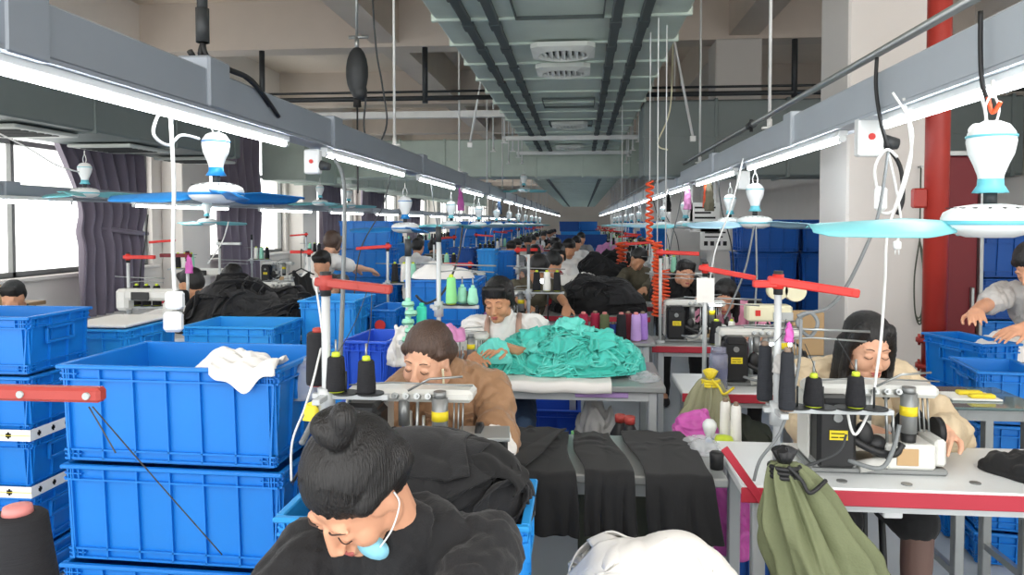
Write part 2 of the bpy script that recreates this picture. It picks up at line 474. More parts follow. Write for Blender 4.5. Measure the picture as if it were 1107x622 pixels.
vent(P(609, 52, 6.0).x, 5.97, zb-.019, .5, 'first white louvred air outlet under the main duct')
vent(P(609, 73, 6.7).x, 6.72, zb-.019, .48, 'second white louvred air outlet, right behind the first')
vent(P(616, 133, 10.5).x, 10.5, zb-.019, .5, 'third air outlet further along the main duct')
vent(P(616, 158, 13.7).x, 13.6, zb-.019, .5, 'fourth air outlet near the end of the duct')
# rails that carry the duct end
for k, y in enumerate((11.9, 14.5)):
    o = MB().box(dxl-.25, y, zb-.09, dxr+.25, y+.06, zb-.02, c=.005).build('duct_rail', 'rod'); tag(o, ['grey support rail under the main duct, nearer one', 'grey support rail under the far end of the duct'][k], 'rail')
duct('air_duct', 'grey cross duct left of the aisle behind the hanging reel', -5.7, 15.2, 2.52, 1.7, 16.0, 3.3, .95, m='duct', axis='x')
duct('air_duct', 'grey cross duct on the right, in front of the second column', dxr+.03, 9.2, 2.15, XR-.05, 9.9, 3.08, .85, m='duct_dark', axis='x')
duct('air_duct', 'far grey duct continuing over the aisle', dxl-.15, 16.4, 2.62, dxr+.15, 50, 3.1, .72, ldir[:1]+ldir[-1:])
xr = X_(261, 10.2)
t = duct('air_duct', 'dark grey duct along the window side above the curtains', xr-1.15, 1.0, 2.5, xr, 10.2, 3.1, 1.5, m='duct_dark')
for k, y in enumerate((5.2, 6.9, 8.6)):
    f = MB().box(-.38, y, -.055, .38, y+.85, -.018, c=.01).build('outlet_box', 'vent_white', t)
    b = MB()
    for j in range(6): b.box(-.3, y+.12+.1*j, -.062, .3, y+.17+.1*j, -.054)
    b.build('slot', 'vent_dark', f)
x2 = X_(345, 14.1)
duct('air_duct', 'second window side duct further back with open end frame', x2-.85, 13.4, 2.38, x2, 15.21, 3.1, .8)
duct('air_duct', 'long window side duct beyond the cross duct', x2-.85, 16.2, 2.45, x2, 40, 3.1, 1.3)
# ---------------------------------------------------------------- overhead lines: trunking, tubes, rods
XA, XBm, XC = -1.56, 1.26, -4.55
def line(x, z0, z1, wd, y0, y1, label, mt):
    t = thing('cable_trunking', label, 'trunking', (x, y0, z0))
    MB().box(-wd/2, 0, 0, wd/2, y1-y0, z1-z0, c=.008).build('channel', mt, t)
    f = MB().box(-wd/2-.012, 0, -.014, wd/2+.012, y1-y0, -.001).build('bottom_lip', mt, t)
    y = 2.4
    while y < y1-y0: MB().box(-wd/2-.02, y, -.018, wd/2+.02, y+.16, z1-z0+.02, c=.006).build('joint_sleeve', mt, t); y += 2.55
    return t
line(XA, 2.06, 2.22, .12, -.6, 52, 'grey overhead trunking carrying the lamps left of the aisle', 'trunking')
line(XBm, 2.05, 2.21, .12, -.6, 52, 'pale overhead trunking carrying the lamps right of the aisle', 'trunking_light')
line(XC, 1.80, 1.90, .1, 3.0, 52, 'low grey trunking with lamps along the window side row', 'trunking')
def make_tube(L):
    t = thing('tube_lamp', 'x', 'lamp', (0, 0, 0))
    MB().box(-.022, 0, .012, .022, L, .045, c=.006).build('housing', 'white_plastic', t)
    MB().cyl((0, .03, 0), (0, L-.03, 0), .014, n=10).build('light_tube', 'tube', t)
    e = MB().cyl((0, 0, 0), (0, .03, 0), .016, n=10).cyl((0, L-.03, 0), (0, L, 0), .016, n=10); e.build('end_cap', 'white_plastic', t)
    return t
tl = make_tube(2.0); first = True
names = ['nearest', 'second', 'third', 'fourth']
for k in range(20):
    for side, x, y, z in (('left', XA+.02, 1.76+2.57*k-(k > 0)*0, 2.005), ('right', XBm-.02, 1.2+2.47*k, 1.995)):
        lab = '%s white tube lamp under the %s overhead trunking' % (names[k], side) if k < 4 else 'white tube lamp, %s from the front under the %s trunking' % (ORD[k], side)
        g = 'tube lamps of the %s row' % side
        if first: tl.location = (x, y, z); tl['label'] = lab; tl['group'] = g; first = False
        else: dup(tl, (x, y, z), 0, lab, g)
for k in range(16):
    dup(tl, (XC+.1, 4.1+2.9*k, 1.76), 0, ('%s white tube lamp on the low window side trunking' % names[k]) if k < 4 else 'white tube lamp, %s from the front on the low window trunking' % ORD[k], 'tube lamps of the window row')
    if False: dup(tl, (3.9, 1.5+3.2*k, 2.3), 0, 'white tube lamp over the crate store on the right, number %s from camera' % ['one','','two','','three'][k], 'tube lamps over the crate store')
def rod(x, y, z0, z1, label, r=.011, mt='rod', g='hanging rods'):
    t = thing('hanging_rod', label, 'rod', (x, y, z0), 0, g)
    MB().cyl((0, 0, 0), (0, 0, z1-z0), r, n=8).build('rod', mt, t)
    MB().box(-.05, -.02, -.005, .05, .02, .01, c=.003).cyl((0, 0, 0), (0, 0, .06), r*1.6, n=8).build('bracket', mt, t)
k = 0
for y in [6.1, 9.4, 12.2, 14.6, 16.8, 18.9, 21, 23, 25, 27, 29.2, 31.5, 34]:
    rod(XA, y, 2.24, 4.1 if (y-5.35) % 5.1 < .4 else ZC, ('white rod holding the left trunking, %s' % ['nearest full rod', 'next one behind', 'third one'][k]) if k < 3 else 'white rod, %s from the front, on the left trunking' % ORD[k], g='rods of the left trunking'); k += 1
k = 0
for y in [5.15, 8.1, 10.3, 12.6, 14.9, 17.2, 19.5, 21.8, 24, 26, 28.5, 31, 34]:
    rod(XBm, y, 2.23, ZC if not (y-5.35) % 5.1 < .4 else 4.1, ('steel rod holding the right trunking, %s' % ['nearest one', 'next one behind', 'third one'][k]) if k < 3 else 'steel rod, %s from the front, on the right trunking' % ORD[k], g='rods of the right trunking'); k += 1
for j in range(20):
    y = 10.8+1.25*j+.3*math.sin(j*3)
    for x in ((dxl-.1, dxr+.1) if y < 14.6 else (dxl-.155, dxr+.155)) + ((dxl-.42, dxr+.42) if j % 2 else ()):
        rod(x, y, 2.75, ZC if not (y-5.35) % 5.1 < .42 else 4.1, '%s thin white rod beside the %s of the duct%s' % (ORD[j], 'left' if x < 0.2 else 'right', ', outer one' if x in (dxl-.42, dxr+.42) else ''), .013, g='duct rods')
# slanting stays by the duct
for k, (a, b, Y, lb) in enumerate([((518, 98), (508, 155), 9.0, 'slanting white stay hanging left of the duct'), ((731, 55), (749, 148), 8.0, 'slanting steel stay hanging right of the duct')]):
    p0, p1 = P(a[0], a[1], Y), P(b[0], b[1], Y)
    t = thing('duct_stay', lb, 'stay', p1)
    MB().cyl((0, 0, 0), (p0-p1)*(ZC-p1.z)/(p0.z-p1.z) if k == 0 else (p0-p1)*(4.82-p1.z)/(p0.z-p1.z), .014, n=8).build('bar', 'rod', t)
    MB().box(-.03, -.02, -.05, .03, .02, .01, c=.004).build('foot_bracket', 'rod', t)
# steel conduit above the right trunking
t = thing('steel_conduit', 'steel pipe running above the right trunking towards the back', 'pipe', (XBm-.02, 0, 2.31))
MB().cyl((0, 0, 0), (0, 38, 0), .018, n=12).build('pipe', 'steel', t)
for y in (5.6, 9.6, 13.6): MB().cyl((0, y-.07, 0), (0, y+.07, 0), .028, n=10).cyl((0, y, -.05), (0, y, .04), .012, n=8).build('coupling', 'dark_steel', t)
# cross pipes with drop stubs
for k, (xa, xb, lab, yy) in enumerate([(-6.2, dxl-.03, 'dark cross pipe under the ceiling left of the duct', 9.0), (dxr+.03, 5.1, 'dark cross pipe under the ceiling right of the duct', 9.0)]):
    t = thing('cross_pipe', lab, 'pipe', (0, yy, Z_(104, 9)))
    MB().cyl((xa, 0, 0), (xb, 0, 0), .03, n=10).cyl((xa, .0, .08), (xb, .0, .08), .015, n=8).build('pipe', 'dark_steel', t)
    s = MB()
    for px in ((285, 460) if k == 0 else (857,)): x = X_(px, 9); s.cyl((x, 0, -.06), (x, 0, .62), .035, n=8)
    s.build('drop_stub', 'dark_steel', t)
for k, (xa, xb) in enumerate([(-6.2, dxl-.03), (dxr+.03, 5.1)]):
    o = MB().box(xa, 10.7, 3.12, xb, 10.8, 3.22, c=.005).build('support_rail', 'rod'); tag(o, 'pale support rail across the ceiling %s of the duct' % ('left', 'right')[k], 'rail')
# hanging hose reel
hp = P(386, 78, 6.3)
t = thing('hose_reel', 'dark hanging cable reel below the ceiling beam on the left', 'reel', hp)
m_ = MB().ell((0, 0, 0), (.10, .075, .22)); m_.ell((.02, 0, -.17), (.07, .06, .08))
me = remesh(m_, .012, 2); meshobj('reel_housing', me, 'dark_steel', t)
MB().cyl((0, 0, .2), (0, 0, .30), .02, n=8).cyl((-.07, 0, .3), (.1, 0, .3), .015, n=8).cyl((0, 0, .3), (0, 0, 4.1-hp.z if 4.1-hp.z > .31 else .35), .012).build('hanger', 'steel', t)
MB().cyl((0, 0, -.30), (0, 0, -.21), .035, .03, n=12).build('hose_stop', 'ink', t)
MB().tube(spline([(0, 0, -.28), (0, 0, -.7), (.0, 0, -1.05)]), .008).build('hose', 'cable_black', t)
MB().tube(spline([(.08, 0, -.2), (.06, 0, -.5), (.15, 0, -.66), (.26, 0, -.45), (.22, 0, -.1), (.17, 0, .2), (.13, 0, .8)]), .008).build('supply_cable', 'cable_dark', t)
# hanging rod with cable connector, top left
p = P(178, 40, 2.95)
t = thing('cable_drop', 'thick dark cable connector coming down onto the left trunking', 'cable', (XA, p.y, 2.22))
MB().cyl((0, 0, .12), (0, 0, .8), .022, n=10).cyl((0, 0, .12), (0, 0, .26), .028, n=10).cyl((0, 0, .8), (0, 0, ZC-2.22), .014, n=8).build('conduit', 'dark_steel', t)
MB().tube(spline([(0, 0, .12), (.02, 0, .06), (.06, .1, .03), (.07, .3, .02), (.065, .5, -.06)]), .012).tube(spline([(0, 0, .12), (.0, 0, .05), (.065, .2, .03), (.075, .4, -.02), (.07, .6, -.1)]), .01).build('wires', 'cable_black', t)
MB().box(-.07, -.09, -.16, .075, .09, .05, c=.01).build('bracket', 'trunking', t)
# junction boxes
def jbox(px, py, Y, x, s, label, dot=True):
    z = Z_(py, Y)
    t = thing('junction_box', label, 'switch box', (x, Y, z))
    MB().box(-.045*s, -.03, -.07*s, .045*s, .03, .07*s, c=.008).build('housing', 'white_plastic', t)
    if dot: MB().cyl((0, -.036, 0), (0, -.028, 0), .012*s, n=10).build('button', 'red_paint', t)
    MB().cyl((.045*s, 0, -.02), (.1*s, .0, -.03), .03*s, .02*s, n=10).build('gland', 'cable_dark', t)
jbox(343, 173, 4.15, XA+.02, 1.0, 'white switch box with red button below left trunking')
jbox(948, 152, 3.35, XBm-.02, 1.2, 'white socket box with red mark below right trunking')
jbox(809, 196, 5.85, XBm-.02, 1.0, 'small white box between right tube lamps', False)
# ---------------------------------------------------------------- ceiling fans
def make_fan(bm, ring):
    t = thing('ceiling_fan', 'x', 'fan')
    # origin at the hub; bulb-shaped canopy above
    prof = [(.001, .285), (.022, .283), (.045, .272), (.060, .25), (.064, .225), (.058, .19), (.045, .16), (.034, .13), (.031, .11), (.031, .10), (.001, .10)]
    b = MB().lathe([(r, z) for r, z in prof][::-1], n=28).build('canopy', 'white_plastic', t)
    MB().lathe([(.062, .236), (.0655, .236), (.0655, .242), (.062, .242)], n=28).build('ring_band', ring, b)
    MB().lathe([(.001, .078), (.047, .078), (.034, .10), (.033, .118), (.001, .118)], n=28).build('canopy_collar', ring, b)
    MB().cyl((0, 0, .04), (0, 0, .09), .018, n=12).build('stem', 'dark_steel', t)
    MB().lathe([(.001, -.052), (.06, -.05), (.105, -.035), (.122, -.02), (.125, .005), (.118, .022), (.09, .038), (.04, .046), (.001, .046)], n=36).build('motor_housing', 'white_plastic', t)
    g = MB()
    for k in range(18): a = 2*PI*k/18; g.M = Matrix.Rotation(a, 4, 'Z'); g.box(.085, -.004, .034, .112, .004, .036+.0)
    g.build('vent_slot', 'vent_dark', t)
    MB().lathe([(.1245, -.014), (.1275, -.014), (.1275, -.002), (.1245, -.002)], n=36).build('trim_ring', ring, t)
    for k in range(3):
        a = 2*PI*k/3; G = np.zeros((16, 7, 3))
        for i in range(16):
            u = i/15; r = .11+.40*u
            ch = .12*(.5+.5*min(1, u*4)) if u < .25 else .12+.02*(u-.25)
            if u > .88: ch *= math.sqrt(max(.03, 1-((u-.88)/.13)**2))
            for j in range(7):
                v = j/6-.5; pitch = .35-.2*u
                x = r; y = v*ch*1.15+.02*math.sin(u*PI); z = -.02-v*ch*math.sin(pitch)*1.5-.01*u+.012*(1-4*v*v)
                G[i, j] = (x*math.cos(a)-y*math.sin(a), x*math.sin(a)+y*math.cos(a), z)
        MB().sheet(G, .004).build('blade', bm, t)
    MB().tube(spline([(.012, 0, .28), (.02, 0, .32), (0, 0, .36), (-.02, 0, .32), (-.012, 0, .28)]), .0035, 6).tube([(0, 0, .35), (0, 0, .40)], .005, 6).build('hanging_cord', 'cable_white', t)
    return t
fan_c = make_fan('blade_cyan', 'cyan_plastic'); fan_b = make_fan('blade_blue', 'blue_plastic')
p = P(1070, 238, 2.25); fan_c.location = (p.x, p.y, p.z); fan_c.rotation_euler.z = PI+.05; fan_c['label'] = 'white and turquoise ceiling fan, nearest in the right row'
p = P(234, 208, 3.2); fan_b.location = (p.x, p.y, p.z); fan_b.rotation_euler.z = PI+.05; fan_b['label'] = 'white ceiling fan with bright blue blades, nearest on the left'
fan_b.scale = (.95,)*3
def fan(px, py, Y, rz, label, src=None, g=None, sc=1, mats=None):
    p = P(px, py, Y); dup(src or fan_c, p, rz, label, g, scale=sc, mats=mats)
fan(438, 246, 6.6, PI, 'white fan with blue band and blue blades, second in left row', fan_b)
fan(816, 240, 5.6, PI+.15, 'white fan with pale blue blades, second in the right row', mats={'blade': 'blade_light'})
fan(789, 240, 7.0, 2.6, 'third fan of the right row with turquoise blades', sc=.9)
fan(92, 208, 5.7, 2.9, 'small fan with turquoise blades in front of the big curtain', sc=.85)
fan(224, 240, 8.2, .3, 'small fan with turquoise blades before the second curtain', sc=.85)
fan(346, 219, 11.0, 1.3, 'small fan hanging below the window side duct, left one', sc=.95)
fan(377, 222, 12.5, .5, 'small fan hanging below the window side duct, right one', sc=.95)
rr = random.Random(4)
for k in range(9):
    y = 8.9+2.4*k
    fan(628+(XA*800/y)*1.0, 243, y, rr.random()*6, ['fan with turquoise blades behind the second left fan', 'fourth fan along the left row'][k] if k < 2 else 'turquoise bladed fan, %s from the front in the left row' % ORD[k+2], g='far fans of the left row', mats={'blade': 'blade_light'} if k % 2 else None)
    fan(628+(XBm*800/y)*1.0, 243, y+.4, rr.random()*6, ['fourth fan of the right row, turquoise blades', 'fifth fan along the right row'][k] if k < 2 else 'turquoise bladed fan, %s from the front in the right row' % ORD[k+3], g='far fans of the right row', mats={'blade': 'blade_light'} if k % 2 else None)
p = P(566, 205, 14)
fan(566, 205, 14, .6, 'lone fan hanging higher up left of the far duct')
# ---------------------------------------------------------------- curtains
def curtain(y0, y1, z0, z1, label, tied=False, seed=1):
    n, m = 70, 110; G = np.zeros((n, m, 3)); L = y1-y0
    for i in range(n):
        u = i/(n-1); z = z1+(z0-z1)*u
        if tied:
            # swept towards the far side down to the tie-back, then hanging
            k = 1-.42*math.sin(min(1, u/.62)*PI/2)**2.0 if u < .62 else .58+.05*((u-.62)/.38)**.7
            a = y1-.15*L-(y1-.15*L-y0)*k if u<.62 else y1-.15*L-(y1-.15*L-y0)*k; b = y1-(0 if u < .5 else 0)
        else: a, b = y0+.05*L*u, y1-.05*L*u
        for j in range(m):
            v = j/(m-1); y = a+(b-a)*v
            amp = .07*(.5+.5*min(1, u*3))
            x = XL+.42+amp*math.sin(v*PI*2*(7 if L > 1.7 else 5)+.8*math.sin(u*3+seed)+seed)+.015*math.sin(v*60+u*9)
            if tied: x -= .05*math.exp(-((u-.62)/.05)**2)
            G[i, j] = (x, y, z)
    t = thing('curtain', label, 'curtain', (0, 0, 0))
    MB().sheet(G, .008).build('fabric', 'curtain', t)
    if tied: MB().tube(spline([(XL+.30, y1-.15*L-.30*L*.9, z1+(z0-z1)*.62+.03), (XL+.55, y1-.15*L-.1*L, z1+(z0-z1)*.62-.03), (XL+.56, y1-.05*L, z1+(z0-z1)*.62-.06)]), .03).build('tie_back', 'curtain', t)
    r = MB().cyl((XL+.42, y0-.1, z1+.02), (XL+.42, y1+.1, z1+.02), .015, n=8)
    for q in (y0, y1): r.cyl((XL-.01, q, z1+.02), (XL+.42, q, z1+.02), .012, n=8)
    r.build('curtain_rail', 'steel', t)
curtain(7.8, 9.75, .42, 3.25, 'large mauve grey curtain tied back at the first window', True, 1)
curtain(11.85, 13.5, .45, 3.2, 'mauve grey curtain hanging straight at the second window', seed=2)
curtain(16.85, 18.2, .45, 3.2, 'third mauve grey curtain, at the third window', seed=3)
curtain(20.2, 22.4, .45, 3.2, 'fourth mauve grey curtain further along the window wall', seed=4)
curtain(25.5, 27.5, .45, 3.2, 'farthest mauve curtain seen on the window wall', seed=5)
# ---------------------------------------------------------------- red standpipe and riser on the right
p = P(1017, 440, 4.6)
t = thing('standpipe', 'red vertical fire pipe with flanges right of the white column', 'pipe', (p.x, 4.7, 0))
MB().cyl((0, 0, 0), (0, 0, ZC), .068, n=24).build('pipe', 'red_pipe', t)
for z in (Z_(365, 4.6), Z_(392, 4.6)):
    s = MB(); s.cyl((0, 0, z-.012), (0, 0, z+.012), .10, n=24)
    for k in range(8): a = PI*k/4; s.cyl((.085*math.cos(a), .085*math.sin(a), z-.03), (.085*math.cos(a), .085*math.sin(a), z+.03), .008, n=6)
    s.build('flange', 'red_pipe', t)
MB().box(-.14, -.03, Z_(215, 4.6)-.06, -.06, .03, Z_(215, 4.6)+.06, c=.01).build('bracket', 'red_pipe', t)
MB().cyl((.05, 0, Z_(378, 4.6)), (.32, 0, Z_(378, 4.6)), .06, n=20).cyl((.25, 0, Z_(378, 4.6)), (.28, 0, Z_(378, 4.6)), .085, n=20).build('branch', 'red_pipe', t)
t = thing('hydrant_cabinet', 'tall dark red cabinet standing behind the fire pipe', 'cabinet', (X_(1047, 5.3)-.03, 5.35, 0))
MB().box(-.13, 0, 0, .12, .25, 2.05, c=.01).build('body', 'red_door', t)
MB().box(-.155, -.03, 0, -.13, .27, 2.08, c=.004).box(.12, -.03, 0, .145, .27, 2.08, c=.004).box(-.155, -.03, 2.05, .145, .27, 2.085, c=.004).build('frame', 'steel', t)
MB().box(.07, -.03, 1.0, .09, -.0, 1.15, c=.004).build('handle', 'steel', t)
# rope coil hanging on the column
p = P(1000, 300, 5.25)
t = thing('rope_coil', 'thin grey rope coil hanging on the white column beside red pipe', 'rope', (p.x-.03, 5.27, 0))
s = MB(); z = p.z
for k in range(3): s.tube(spline([(0, 0, z+.25), (.03+.01*k, 0, z), (.02, 0, z-.25-.03*k), (-.02, 0, z-.25), (-.03, 0, z), (0, 0, z+.25)]), .005, 6)
s.tube([(0, 0, z+.25), (0, 0, z+.75)], .005, 6); s.build('loops', 'dark_sack', t)
MB().cyl((0, -.02, z+.75), (0, .03, z+.75), .008).build('hook', 'steel', t)
# ---------------------------------------------------------------- crates
_crate = {}
def crate_parts(w, d, h, mt, t):
    key = (round(w, 2), round(d, 2), round(h, 2), mt)
    if key in _crate:
        for nm, me in _crate[key]:
            o = bpy.data.objects.new(nm, me); C.objects.link(o); o.parent = t
        return
    a, b, th, tp = w/2, d/2, .006, .018
    m = MB()
    # four slightly tapered walls and a floor
    def wall(p0, p1, nx, ny):
        (x0, y0), (x1, y1) = p0, p1
        L = math.hypot(x1-x0, y1-y0); ux, uy = (x1-x0)/L, (y1-y0)/L
        def q(s, o, z):
            k = tp*(1-z/h)
            return (x0+ux*s+nx*(o-k), y0+uy*s+ny*(o-k), z)
        def slab(s0, s1, z0, z1, o0, o1):
            v = [q(s0, o0, z0), q(s1, o0, z0), q(s1, o1, z0), q(s0, o1, z0), q(s0, o0, z1), q(s1, o0, z1), q(s1, o1, z1), q(s0, o1, z1)]
            m.add(v, [(0, 3, 2, 1), (4, 5, 6, 7), (0, 1, 5, 4), (1, 2, 6, 5), (2, 3, 7, 6), (3, 0, 4, 7)])
        slab(0, L, .012, h-.004, -th, 0)
        slab(0, L, h-.052, h-.046, 0, .014); slab(.0, L, .042, .048, 0, .012)
        slab(.0, L, .012, .018, 0, .012)
        n = max(3, round(L/.13))
        for k in range(n+1):
            s = .022+(L-.044)*k/n
            slab(s-.0025, s+.0025, .014, h-.01, 0, .012)
        for s in (.012, .03, .05, L-.012, L-.03, L-.05):
            slab(s-.0018, s+.0018, h-.05, h-.012, 0, .012); slab(s-.0018, s+.0018, .014, .045, 0, .011)
        for z in (h-.03, .03): slab(0, .06, z-.002, z+.002, 0, .011); slab(L-.06, L, z-.002, z+.002, 0, .011)
    A, B = a-.016, b-.016
    wall((-A, -B), (A, -B), 0, -1); wall((A, -B), (A, B), 1, 0); wall((A, B), (-A, B), 0, 1); wall((-A, B), (-A, -B), -1, 0)
    m.box(-A+tp, -B+tp, .004, A-tp, B-tp, .012)
    bo = m.build('body', mt, t)
    r = MB()
    o, i = 0.0, .022
    r.box(-a, -b, h-.014, a, -b+i, h, c=.004); r.box(-a, b-i, h-.014, a, b, h, c=.004)
    r.box(-a, -b+i, h-.014, -a+i, b-i, h, c=.003); r.box(a-i, -b+i, h-.014, a, b-i, h, c=.003)
    ro = r.build('rim', mt, t)
    hs = []
    for sx in (-1, 1):
        g = MB(); x = sx*(a-.004); gw = min(.09, d*.22)
        g.box(min(x, x-sx*.014), -gw, h-.125, max(x, x-sx*.014), -gw+.012, h-.055, c=.002); g.box(min(x, x-sx*.014), gw-.012, h-.125, max(x, x-sx*.014), gw, h-.055, c=.002)
        g.box(min(x, x-sx*.014), -gw, h-.067, max(x, x-sx*.014), gw, h-.055, c=.002); g.box(min(x, x-sx*.014), -gw, h-.13, max(x, x-sx*.014), gw, h-.118, c=.002)
        hs.append(('handle_frame', g.build('handle_frame', mt, t).data))
    _crate[key] = [('body', bo.data), ('rim', ro.data)]+hs
def crate(x, y, z, w, d, h, label, mt='crate_blue', rz=0, g=None):
    t = thing('storage_crate', label, 'crate', (x, y, z), rz, g)
    crate_parts(w, d, h, mt, t)
    return t
def crate_px(px0, px1, pyt, Y, d, h, label, mt='crate_blue', rz=0, g=None, below=0, lab2=''):
    "crate whose front rim spans px0..px1 at row pyt and distance Y; more crates under it down to the floor"
    p0, p1 = P(px0, pyt, Y), P(px1, pyt, Y); z = p0.z-h
    t = crate((p0.x+p1.x)/2, Y+d/2, z, p1.x-p0.x, d, h, label, mt, rz, g)
    k = 1; hh = h
    while z > .005:
        hh = min(h, z); nz = z-hh
        if 0 < nz < .14: hh = z; nz = 0
        tt = crate((p0.x+p1.x)/2, Y+d/2, nz, p1.x-p0.x, d, hh-.001, lab2.replace('#', ('second from top', 'third from top', 'fourth from top', 'fifth from top', 'sixth from top')[min(k-1, 4)]) if lab2 else label+', stacked under it', mt, rz, g or None)
        z = nz; k += 1
    return t
from mathutils.bvhtree import BVHTree
SMOOTH = {}
def heap(name, label, cat, c, rx, ry, h, mt, seed, amp=.05, s=7, group=None, n=150, m=90, pw=.75, aniso=(1, 1, 1), parent=None, lump=.25, rz=0, kind=None, th=None):
    th_ = np.linspace(0, 2*PI, n, endpoint=False); t = np.linspace(0.001, 1, m)
    T, A = np.meshgrid(t, th_)
    rad = np.sin(T*PI/2)**.95; zz = np.cos(T*PI/2)**pw
    d = np.stack([np.cos(A), np.sin(A), A*0], -1)
    rn = 1+lump*pn(d*1.3+seed*3.1)*1.4
    Q = np.stack([rx*rad*np.cos(A)*rn, ry*rad*np.sin(A)*rn, h*zz], -1)
    Q[..., 2] *= 1+lump*2.2*pn(Q*np.array((1, 1, 0))*(1.6/max(rx, ry))+seed)
    QS = Q.copy(); QS[..., 2] = np.maximum(QS[..., 2], 0)
    du = np.gradient(Q, axis=0); du[0] = Q[1]-Q[-1]; du[-1] = Q[0]-Q[-2]
    N = np.cross(np.gradient(Q, axis=1), du); N /= np.linalg.norm(N, axis=2)[..., None]+1e-9
    if N[0, m//2, 2] < 0: N = -N
    f = folds(Q, s, seed, aniso)-.3
    fade = np.clip((1-T)*14, 0, 1)*.75+.25
    Q = Q+N*(f*amp*fade)[..., None]
    Q[..., 2] = np.maximum(Q[..., 2], 0.0)
    mb = MB()
    F = [(i*m+j, ((i+1) % n)*m+j, ((i+1) % n)*m+j+1, i*m+j+1) for i in range(n) for j in range(m-1)]
    F.append(tuple(i*m for i in range(n))[::-1]); F.append(tuple(i*m+m-1 for i in range(n)))
    mb.add(Q.reshape(-1, 3).tolist(), F, True)
    if parent is None:
        o = mb.build(name, mt); o.location = c; o.rotation_euler.z = rz; tag(o, label, cat, group, kind)
    else:
        o = mb.build(name, mt, parent); o.location = c; o.rotation_euler.z = rz
    if n >= 100: SMOOTH[o.name] = BVHTree.FromPolygons([Vector(p) for p in QS.reshape(-1, 3)], [f_ for f_ in F[:-2]])
    return o
def strips(o, mt, rx, ry, h, k, seed, wid=(.05, .1), ln=(.18, .4), pw=.75, name='crumpled_fold', th=.006, A=(.010, .026)):
    "rounded folds that follow the smooth surface of the heap, one mesh"
    bv = SMOOTH[o.name]; r = random.Random(seed); mb = MB()
    for q in range(k):
        a0 = r.random()*2*PI; e0 = math.asin(r.random()**.8*.96)
        p = Vector((rx*math.cos(a0)*math.cos(e0), ry*math.sin(a0)*math.cos(e0), h*math.sin(e0)+.02))
        p, nr = bv.find_nearest(p)[:2]
        L = r.uniform(*ln); W = r.uniform(*wid); bend = r.uniform(-5, 5); ph = r.random()*9; AA = r.uniform(*A)
        d = nr.orthogonal().normalized(); d = Matrix.Rotation(r.random()*6.3, 3, nr) @ d
        n, m = 24, 9; G = np.zeros((n, m, 3))
        for i in range(n):
            u = i/(n-1); d = Matrix.Rotation((bend+3*math.sin(u*6+ph))*L/n, 3, nr) @ d
            loc, n2 = bv.find_nearest(p+d*(L/n))[:2]
            if n2.z < -.1: n2 = Vector((n2.x, n2.y, .1)).normalized()
            d = (loc-p); d = d.normalized() if d.length > 1e-5 else nr.orthogonal().normalized()
            nr = (nr*.5+n2*.5).normalized(); p = loc; sd = nr.cross(d).normalized()
            env = math.sin(PI*min(1, max(0, u)))**.45; wq = W*(.35+.65*env)
            for j in range(m):
                v = j/(m-1)-.5
                off = AA*env*(math.cos(PI*v)**.7 if abs(v) < .499 else 0)*(1+.35*math.sin(u*11+ph)+.25*math.sin(v*9+u*5+ph))-.012
                G[i, j] = p+sd*(v*wq)+nr*off
                G[i, j, 2] = max(.003, G[i, j, 2])
        t_ = MB().sheet(G, th); mb.add(t_.v, t_.f, True)
    return mb.build(name, mt, o)
def panel(o, cx, cy, w, l, rot, seed, mt, name='garment_panel', th=.005, amp=.022, lift=.014, s=9, n=44, m=44):
    "a piece of cloth dropped over the heap"
    bv = SMOOTH[o.name]; G = np.zeros((n, m, 3)); N = np.zeros((n, m, 3)); c, s_ = math.cos(rot), math.sin(rot)
    c0 = bv.ray_cast(Vector((cx, cy, 3)), Vector((0, 0, -1)))[0] or Vector((cx, cy, .02))
    for i in range(n):
        for half in (1, -1):
            pass
    # walk outwards from the centre column so lengths follow the surface
    def walk(p, d, steps, L):
        out = [p]
        for k in range(steps):
            q = bv.find_nearest(p+d*(L/steps)); q = q[0]; dd = q-p
            if dd.length < L/steps*.3: q = p+Vector((d.x*.2, d.y*.2, -1)).normalized()*(L/steps); q.z = max(q.z, .004)
            else:
                dd.normalize(); d = (Vector((d.x, d.y, 0)).normalized()*.5+dd).normalized()
            p = q; out.append(p)
        return out
    X, Y = Vector((c, s_, 0)), Vector((-s_, c, 0))
    row = walk(c0, -X, n//2, w/2)[::-1][:-1]+walk(c0, X, n//2, w/2)
    G = np.array([[tuple(q) for q in (walk(p, -Y, m//2, l/2)[::-1][:-1]+walk(p, Y, m//2, l/2))] for p in row])
    for it in range(3):
        G[1:-1] = (G[:-2]+G[2:]+2*G[1:-1])/4; G[:, 1:-1] = (G[:, :-2]+G[:, 2:]+2*G[:, 1:-1])/4
    Nn = np.cross(np.gradient(G, axis=0), np.gradient(G, axis=1)); Nn /= np.linalg.norm(Nn, axis=2)[..., None]+1e-9
    if Nn[..., 2].mean() < 0: Nn = -Nn
    f = folds(G.reshape(-1, 3), s, seed, (1.0, 1.0, .7)).reshape(G.shape[:2])
    G = G+Nn*(lift+f*amp)[..., None]; G[..., 2] = np.maximum(G[..., 2], .003)
    return MB().sheet(G, th).build(name, mt, o)
def garments(o, mt, rx, ry, h, k, seed, size=(.22, .4), amp=.03, lift=.012, s=8):
    r = random.Random(seed)
    for q in range(k):
        a = r.random()*6.3; d = math.sqrt(r.random())*.8
        panel(o, rx*d*math.cos(a), ry*d*math.sin(a), r.uniform(*size), r.uniform(*size), r.random()*6.3, seed+q, mt if isinstance(mt, str) else r.choice(mt), amp=amp, lift=lift+.006*q/k, s=s)
